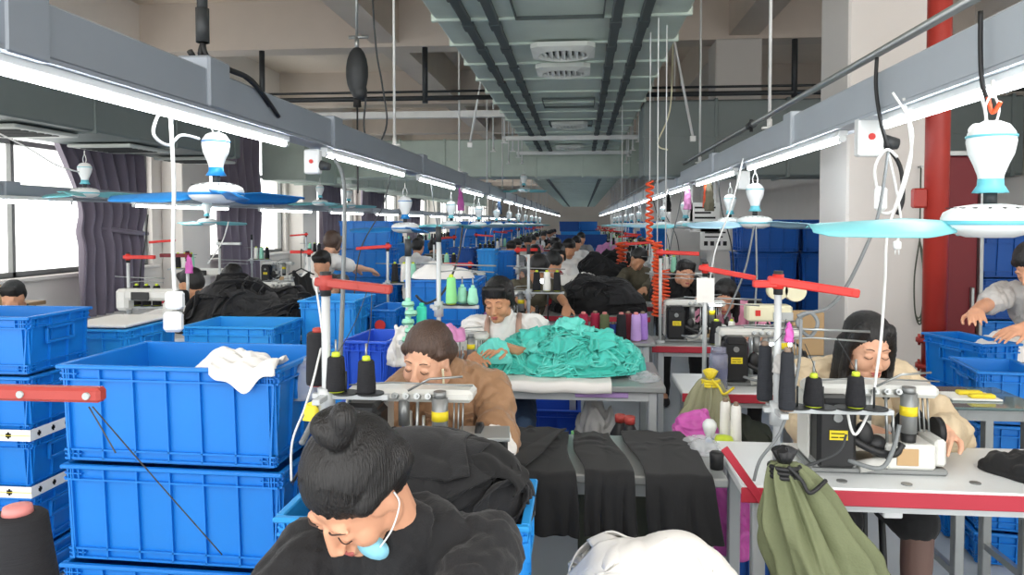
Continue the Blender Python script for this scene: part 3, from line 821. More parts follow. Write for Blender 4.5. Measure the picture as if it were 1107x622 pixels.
# ---------------------------------------------------------------- thread cones
def make_cone(h, rb, rt, ym, cm='core_brown'):
    t = thing('thread_cone', 'x', 'thread cone')
    MB().lathe([(.001, .004), (rb*.96, .004), (rb, .012), (rb*.99, h*.3), ((rb+rt)/2, h*.62), (rt*1.03, h*.96), (rt*.85, h), (.001, h)], n=24).build('yarn', ym, t)
    MB().lathe([(.001, 0), (rb*.8, 0), (rb*.8, .005), (rt*.4, .006), (rt*.4, h-.002), (rt*.55, h-.001), (rt*.5, h+.012), (rt*.3, h+.014), (.001, h+.014)], n=18).build('core', cm, t)
    return t
CONES = {}
def cone(loc, mt, label, h=.16, rb=.036, rt=.026, cm='core_brown', g=None, spike=False):
    key = (mt, h, rb, rt, cm, spike)
    if key not in CONES:
        t = make_cone(h, rb, rt, mt, cm); t['label'] = label; t.location = loc
        if spike: MB().cyl((0, 0, h), (0, 0, h+.05), .0035, n=6).build('spindle_tip', 'steel', t)
        if g: t['group'] = g
        CONES[key] = t; return t
    return dup(CONES[key], loc, 0, label, g)
# ---------------------------------------------------------------- tables
def table(x0, x1, y0, y1, zt, label, top='table_white', edge=None, th=.03, legm='leg_grey', name='sewing_table', cat='table', under=True):
    t = thing(name, label, cat, ((x0+x1)/2, (y0+y1)/2, 0)); a, b = (x1-x0)/2, (y1-y0)/2
    MB().box(-a, -b, zt-th, a, b, zt, c=.005).build('tabletop', top, t)
    if edge:
        MB().box(-a-.002, -b-.006, zt-th-.018, a+.002, -b, zt-.006, c=.003).build('edge_strip', edge, t)
    for sx in (-1, 1):
        for sy in (-1, 1):
            x, y = sx*(a-.06), sy*(b-.05)
            MB().box(x-.02, y-.02, 0, x+.02, y+.02, zt-th, c=.004).build('leg', legm, t)
    for sy in (-1, 1): y = sy*(b-.05); MB().box(-a+.08, y-.012, zt-th-.05, a-.08, y+.012, zt-th-.005).build('crossbar', legm, t)
    for sx in (-1, 1): x = sx*(a-.06); MB().box(x-.012, -b+.07, .14, x+.012, b-.07, .17).build('crossbar', legm, t)
    return t
# ---------------------------------------------------------------- sewing machines
def make_machine(v=0):
    "overlock / coverstitch machine seen from its back, origin at the base centre, about 0.42 wide"
    t = thing('sewing_machine', 'x', 'sewing machine')
    MB().box(-.21, -.09, .0, .21, .09, .022, c=.006).box(-.20, -.10, .02, -.07, .08, .045, c=.005).build('base_plate', 'machine_grey', t)
    mb = MB().box(-.195, -.115, .022, -.075, -.01, .225, c=.012).box(-.185, -.12, .2, -.085, -.02, .245, c=.012); mb.build('motor_box', 'machine_black', t)
    p = MB().box(-.16, -.118, .115, -.105, -.1155, .145).build('warning_label', 'label_yellow', t)
    MB().box(-.155, -.1195, .122, -.134, -.1175, .125).box(-.155, -.1195, .134, -.115, -.1175, .137).box(-.13, -.1195, .122, -.112, -.1175, .125).build('label_print', 'ink', p)
    MB().cyl((-.135, -.12, .185), (-.135, -.114, .185), .014, n=14).build('dial', 'machine_grey', t)
    MB().box(-.205, -.05, .235, .20, .06, .275, c=.012).box(-.205, -.045, .03, -.195, .075, .24, c=.004).box(-.19, .0, .03, -.08, .085, .25, c=.01).build('arm', 'machine_white', t)
    g = MB().cyl((.10, -.06, .13), (.10, -.06, .255), .025, n=20).cyl((.10, -.06, .255), (.10, -.06, .275), .02, n=16)
    g.build('puller_cylinder', 'machine_grey', t); MB().cyl((-.02, -.03, .16), (-.02, -.03, .24), .018, n=14).build('tension_cylinder', 'machine_grey', t)
    MB().cyl((.10, -.06, .185), (.10, -.06, .215), .0258, n=20).build('cylinder_label', 'label_yellow', t)
    MB().cyl((.10, -.06, .085), (.10, -.06, .13), .021, .024, n=16).ell((.0, -.06, .09), (.035, .03, .03)).ell((-.04, -.07, .12), (.03, .02, .045)).ell((.04, -.08, .06), (.045, .02, .016)).tube(spline([(-.08, -.09, .11), (-.02, -.1, .08), (.04, -.1, .07), (.07, -.09, .1)]), .012).build('hoses', 'machine_black', t)
    MB().box(.02, -.10, .02, .17, .03, .10, c=.008).box(.17, -.09, .03, .205, .04, .115, c=.008).cyl((-.06, -.085, .022), (.02, -.085, .04), .02, n=12).box(-.02, -.03, .1, .0, .0, .2, c=.004).build('gear_case', 'machine_white', t)
    MB().box(.05, -.1035, .035, .115, -.0995, .088, c=.001).build('cover_plate', 'cardboard' if v == 1 else 'machine_grey', t)
    s = MB()
    for k in range(4): s.cyl((-.04+.035*k, -.052, .255), (-.04+.035*k, -.075, .262), .010, n=10).cyl((-.04+.035*k, -.075, .262), (-.04+.035*k, -.085, .264), .004, n=6)
    for k in range(3): s.cyl((.14+.014*k, -.03, .24), (.14+.014*k, -.05, .13), .003, n=6)
    s.cyl((.03, -.06, .24), (.03, -.075, .10), .005, n=8).cyl((.05, -.065, .20), (.05, -.075, .10), .005, n=8).tube([(.0, -.06, .275), (.07, -.07, .315), (.17, -.05, .32)], .004, 6).tube([(-.2, -.02, .28), (-.05, -.06, .30), (.2, -.04, .29)], .003, 6)
    s.build('thread_guides', 'steel', t)
    MB().tube(spline([(-.1, -.11, .05), (-.02, -.15, .04), (.03, -.12, .09), (.06, -.09, .16)]), .007).build('air_hose', 'cable_grey', t)
    MB().cyl((.205, .0, .12), (.225, .0, .12), .045, n=22).cyl((.225, 0, .12), (.235, 0, .12), .02, n=14).build('hand_wheel', 'machine_black', t)
    return t
mach = make_machine(1); _mfirst = [True]
def machine(x, y, z, label, rz=0, g=None, sc=1):
    if _mfirst[0]:
        _mfirst[0] = False; mach.location = (x, y, z); mach.rotation_euler.z = rz; mach['label'] = label; mach.scale = (sc,)*3
        if g: mach['group'] = g
        return mach
    return dup(mach, (x, y, z), rz, label, g, scale=sc)
def make_lockstitch():
    t = thing('sewing_machine', 'x', 'sewing machine')
    MB().box(-.24, -.09, 0, .24, .09, .02, c=.006).build('bed', 'machine_white', t)
    MB().box(.12, -.06, .02, .22, .06, .20, c=.02).box(-.2, -.045, .20, .22, .05, .28, c=.02).box(-.22, -.05, .13, -.13, .05, .28, c=.02).build('arm', 'machine_white', t)
    MB().cyl((.22, 0, .22), (.26, 0, .22), .055, n=20).build('hand_wheel', 'machine_black', t)
    MB().box(-.10, -.056, .205, .03, -.048, .26, c=.004).build('control_panel', 'machine_black', t)
    MB().cyl((-.175, 0, .13), (-.175, 0, .05), .006, n=8).box(-.19, -.02, .025, -.16, .02, .04, c=.003).build('needle_bar', 'steel', t)
    MB().box(-.1, -.11, -.10, .14, .05, -.031, c=.01).build('oil_pan', 'machine_black', t)
    return t
lock = make_lockstitch(); _lf = [True]
def lockm(x, y, z, label, rz=0, g=None, sc=1):
    if _lf[0]:
        _lf[0] = False; lock.location = (x, y, z); lock.rotation_euler.z = rz; lock['label'] = label
        if g: lock['group'] = g
        return lock
    return dup(lock, (x, y, z), rz, label, g, scale=sc)
# ---------------------------------------------------------------- thread stands
def stand(x, y, z0, z1, zt, label, arm=None, armz=None, red='red_paint', tray=True, r=.011, g=None, guide=True, nsp=4, armdir=1):
    t = thing('thread_stand', label, 'thread stand', (x, y, z0), 0, g)
    H = z1-z0
    MB().cyl((0, 0, 0), (0, 0, H), r, n=12).cyl((0, 0, 0), (0, 0, .02), .03, n=14).build('pole', 'leg_grey', t)
    MB().cyl((0, 0, H-.06), (0, 0, H+.012), r*1.25, n=12).build('pole_cap', 'dark_steel', t)
    T = zt-z0
    if tray:
        m = MB().box(-.04, -.012, T-.012, .04+.075*nsp, .012, T+.004, c=.002) if armdir > 0 else MB().box(-.30, -.012, T-.012, .04, .012, T+.004, c=.002)
        m.box(-.012, -.09, T-.012, .012, .09, T+.004, c=.002).cyl((0, 0, T-.05), (0, 0, T+.02), r*2, n=12)
        m.build('tray_bar', 'leg_grey', t)
        s = MB()
        for k in range(nsp):
            xx = armdir*(.06+.075*k); s.cyl((xx, 0, T), (xx, 0, T+.07), .0035, n=6).cyl((xx, 0, T+.004), (xx, 0, T+.008), .04, n=16)
        s.build('spindle_disc', 'dark_steel', t)
    if guide:
        q = MB().tube([(-.10, 0, H-.16), (.27*armdir, .0, H-.17)], .004, 6).tube([(0, 0, H-.2), (.1*armdir, 0, H-.19), (.26*armdir, 0, H-.2)], .003, 6)
        q.build('thread_guide_rod', 'steel', t)
    if arm:
        L, dz, dy = arm
        a = MB(); d = Vector((L, dy, dz)); ln = d.length
        ang = Matrix.Rotation(math.atan2(dy, L), 4, 'Z') @ Matrix.Rotation(-math.atan2(dz, math.hypot(L, dy)), 4, 'Y')
        a.M = Matrix.Translation((0, 0, H-.02)) @ ang
        a.box(-.03, -.016, -.013, ln, .016, .013, c=.004); a.cyl((ln-.02, -.02, 0), (ln-.02, .02, 0), .006, n=8)
        a.cyl((ln*.5, -.02, 0), (ln*.5, .02, 0), .005, n=8)
        a.M = Matrix.Translation((0, 0, H-.02)); a.cyl((0, 0, -.022), (0, 0, .022), r*1.5, n=12)
        a.build('folding_arm', red, t)
    return t
def cable(name, label, pts, r, mt, plug=None, g=None, cat='cable'):
    "pts: list of (px, py, Y)"
    q = [P(*p) for p in pts]; o0 = q[0]
    t = thing(name, label, cat, o0, 0, g)
    MB().tube(spline([p-o0 for p in q]), r, 8).build('cord', mt, t)
    if plug == 'plug':
        e = q[-1]-o0; MB().box(e.x-.014, e.y-.012, e.z-.03, e.x+.014, e.y+.012, e.z+.005, c=.006).cyl((e.x-.007, e.y, e.z-.03), (e.x-.007, e.y, e.z-.05), .002).cyl((e.x+.007, e.y, e.z-.03), (e.x+.007, e.y, e.z-.05), .002).build('plug', 'white_plastic', t)
    if plug == 'socket':
        e = q[-1]-o0; MB().box(e.x-.035, e.y-.02, e.z-.07, e.x+.035, e.y+.02, e.z-.0, c=.01).box(e.x-.045, e.y-.02, e.z-.16, e.x+.03, e.y+.02, e.z-.08, c=.012).build('socket', 'white_plastic', t)
    return t
# ---------------------------------------------------------------- people
def rotm(pitch=0, yaw=0, roll=0):
    "pitch>0 looks down (towards -Y front), yaw turns, roll tilts"
    return Matrix.Rotation(yaw, 3, 'Z') @ Matrix.Rotation(roll, 3, 'Y') @ Matrix.Rotation(pitch, 3, 'X')
def ik(sh, wr, a, b, pole):
    d = wr-sh; L = d.length
    if L > (a+b)*.995: wr = sh+d*((a+b)*.995/L); d = wr-sh; L = d.length
    x = (a*a-b*b+L*L)/(2*L); hgt = math.sqrt(max(1e-6, a*a-x*x)); u = d.normalized()
    p = (pole-u*pole.dot(u)); p = p.normalized() if p.length > 1e-5 else Vector((0, 0, -1))
    return sh+u*x+p*hgt, wr
def hand_prims(mb, wr, fdir, nrm, side, s=1, curl=.6, fr=.0078):
    f = fdir.normalized(); n = (nrm-f*nrm.dot(f)).normalized(); l = f.cross(n)*side   # l points to the thumb side
    mb.caps(wr, .024*s, wr+f*.03*s, .026*s)
    for k in range(4):
        o = (k-1.5)*.019*s
        mb.caps(wr+f*.02*s+l*(-o*.7), .016*s, wr+f*.085*s+l*(-o), .0125*s)
    lens = (.070, .078, .073, .058)
    for k in range(4):
        o = (k-1.5)*.0205*s; p = wr+f*.088*s-l*o; d = f-l*(k-1.5)*.07; d.normalize(); L = lens[k]*s
        for j, (q, r0, r1) in enumerate(((.45, fr*1.15, fr), (.32, fr, fr*.92), (.23, fr*.92, fr*.8))):
            c = curl*(.45+.5*j)+.05*k
            dd = (d*math.cos(c)+(-n)*math.sin(c)).normalized(); e = p+dd*L*q; mb.caps(p, r0*s, e, r1*s); p = e
    p = wr+f*.03*s+l*.022*s
    d1 = (f*.6+l*.75-n*.15).normalized(); e = p+d1*.045*s; mb.caps(p, .013*s, e, .0105*s)
    d2 = (f*.95+l*.25-n*.3).normalized(); e2 = e+d2*.032*s; mb.caps(e, .0105*s, e2, .0092*s); e3 = e2+(f*.9-n*.3).normalized()*.024*s; mb.caps(e2, .0092*s, e3, .0075*s)
    return e
def head_prims(mb, T):
    "T(x,y,z) maps head frame to body; R rotation"
    o, R = T
    e = lambda c, r, q=None: mb.ell(o+R @ Vector(c), r, R if q is None else R @ q, 18, 12)
    e((0, .015, .035), (.073, .091, .083)); e((0, -.022, -.015), (.0625, .064, .085)); e((0, -.045, -.078), (.040, .036, .030))
    for s in (-1, 1):
        e((s*.034, -.052, -.03), (.028, .027, .034)); e((s*.05, -.005, -.055), (.016, .03, .028))
        e((s*.029, -.0715, .024), (.022, .011, .009)); e((s*.030, -.0725, .001), (.0155, .0125, .011))
        e((s*.074, .008, -.008), (.008, .017, .028), Matrix.Rotation(s*.3, 3, 'Z')); e((s*.0105, -.098, -.034), (.0085, .010, .0075))
        e((s*.068, -.0, .01), (.012, .03, .03))
    mb.caps(o+R @ Vector((0, -.083, .014)), .0085, o+R @ Vector((0, -.1035, -.030)), .0105)
    e((0, -.088, -.0575), (.022, .0105, .0058)); e((0, -.0865, -.0675), (.019, .0105, .0065)); e((0, -.082, -.084), (.02, .012, .012))
    e((0, -.024, .056), (.054, .045, .042))
def person(label, head, face=(0, 0, 0), lean=.35, rz=0, twist=0, sk='skin', shirt='white_shirt', sleeve='short', trouser='denim', hair='bun', hm='hair_black', hands=None, vox=.006, near=True, shr=1.0, curl=.6, legs=True, stool=True, hipz=None, skirt=False, extra=None, collar=None, stand=False, grp=None, nk=(0, .10, -.115)):
    """head: world position of head centre. face=(pitch,yaw,roll). hands: local targets (L,R) relative to the head's ground position"""
    t = thing('person', label, 'person', (head[0], head[1], 0), rz, grp)
    spine = Vector((math.sin(twist)*0, -math.sin(lean), math.cos(lean)))
    Hd = Vector((0, 0, head[2]))
    neckb = Hd+Vector(nk)
    hip = neckb-spine*(.47 if not stand else .5)
    if hipz: hip.z = hipz
    sp = (neckb-hip).normalized(); side = Vector((math.cos(twist), math.sin(twist), 0)); fw = sp.cross(side)*-1
    RS = Matrix((side, -fw if False else sp.cross(side), sp)).transposed()
    E = lambda mb, u, c, r, ry=0: mb.ell(hip+sp*u+RS @ Vector(c), r, RS, 18, 12)
    L = (neckb-hip).length; k = L/.47
    def torso(mb, g):
        E(mb, .02, (0, .0, 0), (.155+g, .11+g, .10+g)); E(mb, .13*k, (0, 0, 0), (.13+g, .095+g, .13+g)); E(mb, .30*k, (0, -.005, 0), (.15+g, .105+g, .13+g))
        E(mb, .38*k, (0, .02, 0), (.15+g, .09+g, .09+g))
        a = hip+sp*.415*k; mb.caps(a-side*.125, .052+g, a+side*.125, .052+g); mb.caps(a, .07+g*.6, neckb, .056+g*.3)
    R = rotm(*face)
    body = MB(); head_prims(body, (Hd, R))
    nk_ = Hd+R @ Vector((0, .03, -.05)); body.caps(nk_, .047, neckb, .052); body.caps(neckb, .052, hip+sp*.40*k, .07)
    torso(body, -.008)
    if hands is None: hands = (Vector((.16, -.38, -.28)), Vector((-.16, -.38, -.28)))
    arms = []
    for s, hv in zip((1, -1), hands):
        sh = hip+sp*.41*k+side*(.165*s); wr = Hd+Vector(hv) if not isinstance(hv, tuple) or len(hv) == 3 else hv
        el, wr = ik(sh, Vector(wr), .27, .24, Vector((s*.7, .15, -.75)))
        arms.append((s, sh, el, wr))
        body.caps(sh, .044, el, .036); body.caps(el, .037, wr, .0235); body.caps(el.lerp(wr, .3), .038, el.lerp(wr, .5), .033)
        fd = (wr-el).normalized(); fd = (fd*.6+Vector((-s*.35, -.5, -.25))).normalized()
        hand_prims(body, wr, fd, Vector((s*.25, 0, 1)), -s if False else s*-1, 1.0, curl, .0082)
    lg = []
    if legs:
        for s in (-1, 1):
            hj = hip+Vector((s*.085, -.02, -.02))
            if stand: kn = Vector((hj.x+s*.02, hj.y-.04, hj.z*.52)); an = Vector((kn.x, kn.y+.06, .085))
            else: kn = hj+Vector((s*.05, -.40, .0)); kn.z = max(.46, min(hj.z, .52)); an = Vector((kn.x, kn.y+.02, .085))
            lg.append((s, hj, kn, an))
            body.caps(hj, .078, kn, .052); body.caps(kn, .052, an, .034); body.caps(an, .034, an+Vector((0, -.14, -.045)), .028)
    me = remesh(body, vox, 3 if vox < .008 else 2)
    meshobj('body', me, sk, t)
    # shirt
    g = .014*shr
    sb = MB(); torso(sb, g)
    for s, sh, el, wr in arms:
        if sleeve == 'long': sb.caps(sh, .058+g*.6, el, .048+g); sb.caps(el, .048+g, wr.lerp(el, .12), .034+g)
        elif sleeve == 'short': sb.caps(sh, .058+g, sh.lerp(el, .72), .053+g)
    if collar: sb.caps(neckb-sp*.03, .082, neckb+sp*.0, .07)
    if skirt: pass
    me = remesh(sb, max(vox, .007), 4); 
    crumple(me, .036*shr if near else .02, 10, sum(map(ord, label)) % 97, (1, 1, .6)); crumple(me, .010, 24, 5)
    meshobj('shirt', me, shirt, t)
    if legs:
        tb = MB(); E(tb, .0, (0, 0, 0), (.165, .12, .09))
        for s, hj, kn, an in lg:
            if skirt: tb.caps(hj, .10, kn.lerp(hj, .05), .085)
            else: tb.caps(hj, .092, kn, .064); tb.caps(kn, .064, an, .046)
        me = remesh(tb, max(vox, .01), 3); crumple(me, .015, 8, 3)
        meshobj('skirt' if skirt else 'trousers', me, trouser, t)
        shb = MB()
        for s, hj, kn, an in lg:
            q = MB(); q.ell((an.x, an.y-.07, .04), (.045, .125, .04)); q.ell((an.x, an.y, .07), (.04, .05, .06)); 
            mm = remesh(q, .01, 2); meshobj('shoe', mm, 'shoe', t)
    # face details
    def tub(nm, pts, r, mt):
        MB().tube([Hd+R @ Vector(p) for p in spline(pts, 4)], r, 6).build(nm, mt, t)
    if near:
        for s in (-1, 1):
            tub('eyelash', [(s*.016, -.0825, .000), (s*.024, -.0865, -.005), (s*.034, -.0855, -.006), (s*.044, -.0775, -.002)], .0011, 'lash')
            tub('eyebrow', [(s*.014, -.0835, .025), (s*.028, -.0845, .031), (s*.046, -.0735, .025)], .0017, 'brow')
        q = MB().ell(Hd+R @ Vector((0, -.0905, -.0575)), (.0205, .0095, .0045), R); q.ell(Hd+R @ Vector((0, -.0892, -.067)), (.0175, .0095, .0052), R)
        meshobj('lips', remesh(q, .003, 1), 'lips', t)
    # hair
    hb = MB(); e = lambda c, r, q=None: hb.ell(Hd+R @ Vector(c), r, R if q is None else R @ q, 20, 12)
    e((0, .026, .052), (.084, .098, .085)); e((0, .05, .01), (.079, .072, .078))
    if hair in ('bun', 'tied', 'low'):
        for s in (-1, 1): hb.caps(Hd+R @ Vector((s*.06, -.02, .045)), .026, Hd+R @ Vector((s*.05, .07, .02)), .04)
    if hair == 'bun':
        c = Hd+R @ Vector((.022, .060, .160))
        n = 20
        for i in range(n):
            a = 2*PI*i/n; b = 2*PI*(i+1)/n
            hb.caps(c+R @ Vector((.023*math.cos(a), .021*math.sin(a), .014*math.sin(2*a))), .019+.003*math.sin(3*a), c+R @ Vector((.023*math.cos(b), .021*math.sin(b), .014*math.sin(2*b))), .019+.003*math.sin(3*b))
        hb.caps(Hd+R @ Vector((0, .06, .09)), .045, c-R @ Vector((0, 0, .02)), .022)
    if hair == 'tied': hb.ell(Hd+R @ Vector((0, .12, .0)), .035); hb.caps(Hd+R @ Vector((0, .12, 0)), .03, Hd+R @ Vector((.0, .14, -.10)), .018)
    if hair == 'low': e((0, .07, -.02), (.06, .05, .06))
    if hair == 'long':
        for s in (-1, 1):
            hb.caps(Hd+R @ Vector((s*.045, -.035, .085)), .03, Hd+R @ Vector((s*.080, -.02, .01)), .017)
            hb.caps(Hd+R @ Vector((s*.080, -.02, .01)), .017, Hd+R @ Vector((s*.083, -.015, -.08)), .018)
            hb.caps(Hd+R @ Vector((s*.083, -.015, -.08)), .018, Hd+R @ Vector((s*.08, -.01, -.16))+Vector((0, -.02, -.02)), .016)
            hb.caps(Hd+R @ Vector((s*.06, .04, .0)), .045, Hd+R @ Vector((s*.07, .04, -.15)), .035)
        e((0, .06, -.06), (.07, .05, .1))
    if hair in ('bob', 'short_fringe'):
        for s in (-1, 1):
            hb.caps(Hd+R @ Vector((s*.066, -.01, .05)), .025, Hd+R @ Vector((s*.076, -.0, -.01)), .02)
            if hair == 'bob': hb.caps(Hd+R @ Vector((s*.076, 0, -.01)), .02, Hd+R @ Vector((s*.07, .015, -.06)), .018)
        for q in range(-3, 4): hb.caps(Hd+R @ Vector((q*.017, -.055, .09)), .019, Hd+R @ Vector((q*.0185, -.071+.0022*q*q, .052)), .0105)
    if hair == 'man':
        for q in range(-3, 4): hb.caps(Hd+R @ Vector((q*.016, -.04, .10)), .022, Hd+R @ Vector((q*.018, -.062+.002*q*q, .07)), .012)
    hv = .006 if near else .011
    me = remesh(hb, hv, 3)
    # strand relief combed along the head
    v = vget(me); n = nget(me); q = (v-np.array(Hd)) @ np.array(R)
    ang = np.arctan2(q[:, 0], q[:, 2]+.02)
    f = pn(np.stack([ang*14, q[:, 1]*6, np.linalg.norm(q, axis=1)*12], -1))*.0024+pn(np.stack([ang*34, q[:, 1]*8, q[:, 2]*8], -1))*.002
    me.vertices.foreach_set('co', (v+n*f[:, None]).ravel()); me.update()
    meshobj('hair', me, hm, t)
    if stool and not stand:
        pass
    t['_'] = 0; del t['_']
    return dict(t=t, Hd=Hd, R=R, hip=hip, sp=sp, side=side, neck=neckb, arms=arms, RS=RS, k=k)
def stool(x, y, z, label, g=None):
    t = thing('stool', label, 'stool', (x, y, 0), 0, g)
    MB().box(-.17, -.13, z-.03, .17, .13, z, c=.006).build('seat', 'wood', t)
    for sx in (-1, 1):
        for sy in (-1, 1): MB().cyl((sx*.15, sy*.11, 0), (sx*.13, sy*.09, z-.03), .014, n=8).build('leg', 'dark_steel', t)
# ================================================================ near left: crate stacks
p0, p1 = P(58, 395, 2.29), P(304, 395, 2.29); cw = p1.x-p0.x; cxm = (p0.x+p1.x)/2; ct = p0.z; ch = .335
for k, lab in enumerate(['large blue crate with white cloth inside, top of the big front stack', 'large blue crate second from the top of the big front stack', 'large blue crate third from the top of the big front stack']):
    crate(cxm+.01*(k == 1), 2.29+.25, ct-ch*(k+1)-.002*k, cw, .50, ch-.001, lab, rz=-.03, g='large crates of the front stack')
zb_ = ct-ch*3-.006
t = thing('crate_trolley', 'low blue trolley under the big front crate stack', 'trolley', (cxm, 2.54, 0), -.03)
MB().box(-.3, -.22, zb_-.03, .3, .22, zb_-.002, c=.005).build('deck', 'crate_deep_or_shaded', t)
for sx in (-1, 1):
    for sy in (-1, 1): MB().cyl((sx*.24-.015, sy*.16, .05), (sx*.24+.015, sy*.16, .05), .05, n=16).cyl((sx*.24, sy*.16, .05), (sx*.24, sy*.16, zb_-.03), .02, n=8).build('caster', 'dark_steel', t)
o = heap('cloth_bundle', 'white cloth hanging over the rim of the large blue crate', 'cloth', (X_(258, 2.62), 2.60, ct-.10), .16, .11, .115, 'white_cloth', 11, .04, 8, rz=.2)
n, m = 26, 26; G = np.zeros((n, m, 3))
for i in range(n):
    for j in range(m):
        u, v = i/(n-1), j/(m-1); x = -.10+.22*u; s = .17*v*(.8+.3*math.sin(u*3))
        if s < .1: y, z = .1-s, .018
        else: y, z = -.012-.004*math.sin(u*9), .018-(s-.1)*(.5+.5*math.sin(u*PI))
        G[i, j] = (x, y, z+.012*math.sin(u*13+v*4)+.006*math.sin(v*17+u*5))
o = MB().sheet(G, .004).build('cloth_flap', 'white_cloth'); o.location = (X_(262, 2.3), 2.275, ct); tag(o, 'white cloth flap draped across the front rim of the large blue crate', 'cloth')
# strapped stack at the far left
pr = P(30, 343, 2.9); sw = .6; sh = .256
nm = ['blue crate on top of the strapped stack at far left', 'second blue crate of the strapped stack', 'blue crate with upper white tape, strapped stack', 'blue crate with lower white tape, strapped stack', 'bottom blue crate of the strapped stack']
for k in range(5):
    z = max(.001, pr.z-sh*(k+1)); h = (sh if pr.z-sh*(k+1) > 0 else pr.z-sh*k)
    crate(pr.x-sw/2, 2.9+.21, z, sw, .42, h-.002, nm[k], g='crates of the strapped stack', rz=0)
for k, zc in enumerate((pr.z-sh*1.97, pr.z-sh*2.92)):
    t = thing('strapping_tape', ['upper', 'lower'][k]+' white printed tape around the strapped crate stack', 'tape', (pr.x-sw/2, 3.11, zc))
    a, b = sw/2+.004, .214
    MB().box(-a, -b, -.024, a, -b+.003, .024).box(a-.003, -b+.003, -.024, a, b, .024).box(-a, -b+.003, -.024, -a+.003, b, .024).box(-a+.003, b-.003, -.024, a-.003, b, .024).build('band', 'paper', t)
    f = MB()
    for j in range(5): x = a-.1-.13*j; f.box(x-.012, -b-.002, -.008, x+.012, -b, .008); f.box(x-.004, -b-.002, -.014, x+.004, -b, .014)
    for j in range(5): y = -b+.05+.085*j; f.box(a, y-.01, -.006, a+.002, y+.01, .006); f.box(a, y-.004, -.012, a+.002, y+.004, .012)
    f.build('printed_mark', 'ink', t)
    MB().box(-a, -b-.003, -.001, a, -b-.001, .001).build('stripe', 'yellow', t)
# crate with white lid cloth, crate under black heap
crate_px(60, 137, 356, 3.6, .5, .28, 'light blue crate covered with white paper behind the front stack', 'crate_sky', below=1, lab2='light blue crate # behind the front stack')
p = P(98, 352, 3.85)
o = MB().box(-.17, -.22, 0, .17, .22, .018, c=.006).build('paper_stack', 'paper'); o.location = (P(98, 356, 3.6).x, 3.85, P(98, 356, 3.6).z+.001); tag(o, 'white paper sheets lying on the light blue crate', 'paper')
crate_px(194, 296, 353, 3.9, .45, .26, 'light blue crate in front of the black cloth heap on the left', 'crate_sky', lab2='light blue crate # under the black cloth heap')
tw = table(X_(150, 4.7), X_(330, 4.7), 4.45, 5.35, .86, 'white sewing table under the black cloth heap on the left')
o = heap('black_garment_heap', 'large heap of black garments on the left table', 'garments', (X_(264, 4.75), 4.85, .862), .46, .34, .30, 'black_cloth', 21, .06, 6, lump=.3, pw=1.0)
garments(o, ['black_cloth', 'black_cloth_soft'], .42, .31, .3, 9, 5); strips(o, 'black_cloth_soft', .42, .31, .3, 30, 5, (.06, .12), (.25, .5), A=(.02, .035))
# blue crates further left-middle
crate_px(321, 384, 325, 4.3, .45, .30, 'light blue crate left of the dark pole, white cloth inside', 'crate_sky', lab2='light blue crate # left of the dark pole')
crate_px(370, 424, 369, 3.5, .42, .30, 'royal blue crate right behind the black thread cones', 'crate_royal', rz=-.1, lab2='royal blue crate # behind the black thread cones')
crate_px(396, 428, 335, 4.6, .45, .26, 'blue crate with a red round mark, in the middle left', lab2='blue crate # below the red marked one')
crate_px(321, 372, 377, 3.9, .45, .28, 'long light blue crate behind the grey pole', 'crate_sky', lab2='light blue crate # behind the grey pole')
crate_px(436, 516, 303, 5.0, .5, .32, 'large blue crate with a white tented cover behind the mint cones', 'crate_blue', lab2='large blue crate # behind the mint cones')
p = P(476, 303, 5.25)
o = heap('tent_cover', 'white cloth cover peaked on the large blue crate', 'cloth', (p.x, 5.25, P(476, 303, 5.0).z+.001), .24, .2, .10, 'white_cloth', 9, .02, 5, n=60, m=40, pw=1.3)
for (a, b, y, Y, l, mt) in [(484, 512, 268, 9.0, 'dark blue crate far left with a red mark', 'crate_deep_or_shaded'), (515, 535, 270, 8.0, 'blue crate standing upright beside dark blue ones', 'crate_sky'), (536, 556, 272, 8.8, 'blue crate next to the red arm stands', 'crate_blue'),
    (355, 382, 276, 8.4, 'small blue crate of the window side row', 'crate_sky'), (395, 422, 276, 8.4, 'blue crate beside the window row woman in black', 'crate_sky')]:
    crate_px(a, b, y, Y, .42, .30, l, mt, lab2=l+', # of that stack')
# red round emblem on a crate
o = MB().cyl((0, 0, 0), (0, -.004, 0), .035, n=20).build('red_mark', 'red_paint'); o.location = P(411, 352, 4.583); tag(o, 'round red sticker on the middle left blue crate', 'sticker')
# crate store on the right
r = random.Random(12); n_ = 0
for col in range(5):
    Yc = 7.2+.0*col
    x = X_(800, 7.2)+.32+.62*col
    for lev in range(5):
        n_ += 1
        crate(x+r.uniform(-.02, .02), 7.6+r.uniform(-.03, .03), .325*lev, .58, .44, .32, 'blue store crate with painted shade, %s from floor, %s stack right of the columns' % (['first', 'second', 'third', 'fourth', 'fifth'][lev], ['leftmost', 'second', 'third', 'fourth', 'fifth'][col]), 'crate_deep_or_shaded', g='crates of the right store')  # blue crates in shade; the shade is painted as a darker blue
for col in range(4):
    for lev in range(5):
        crate(X_(1063, 5.4)+.34+.66*col, 5.75+.0*col, .30*lev, .62, .44, .295, 'dark blue crate, %s from floor, %s stack right of the red cabinet' % (['first', 'second', 'third', 'fourth', 'fifth'][lev], ['first', 'second', 'third', 'fourth'][col]), 'crate_deep_or_shaded' if lev != 2 else 'crate_blue', g='crates right of the red cabinet')
p = P(1084, 308, 5.3)
o = heap('white_bundle', 'white cloth bundle in the crate stack behind the right person', 'cloth', (p.x+.1, 5.75, 1.5), .25, .18, .1, 'white_cloth', 13, .03, 8, n=60, m=40)
crate_px(1046, 1100, 372, 4.0, .45, .30, 'blue crate with white garments under the reaching hand', 'crate_blue', rz=.25, lab2='blue crate # beneath the reaching hand')
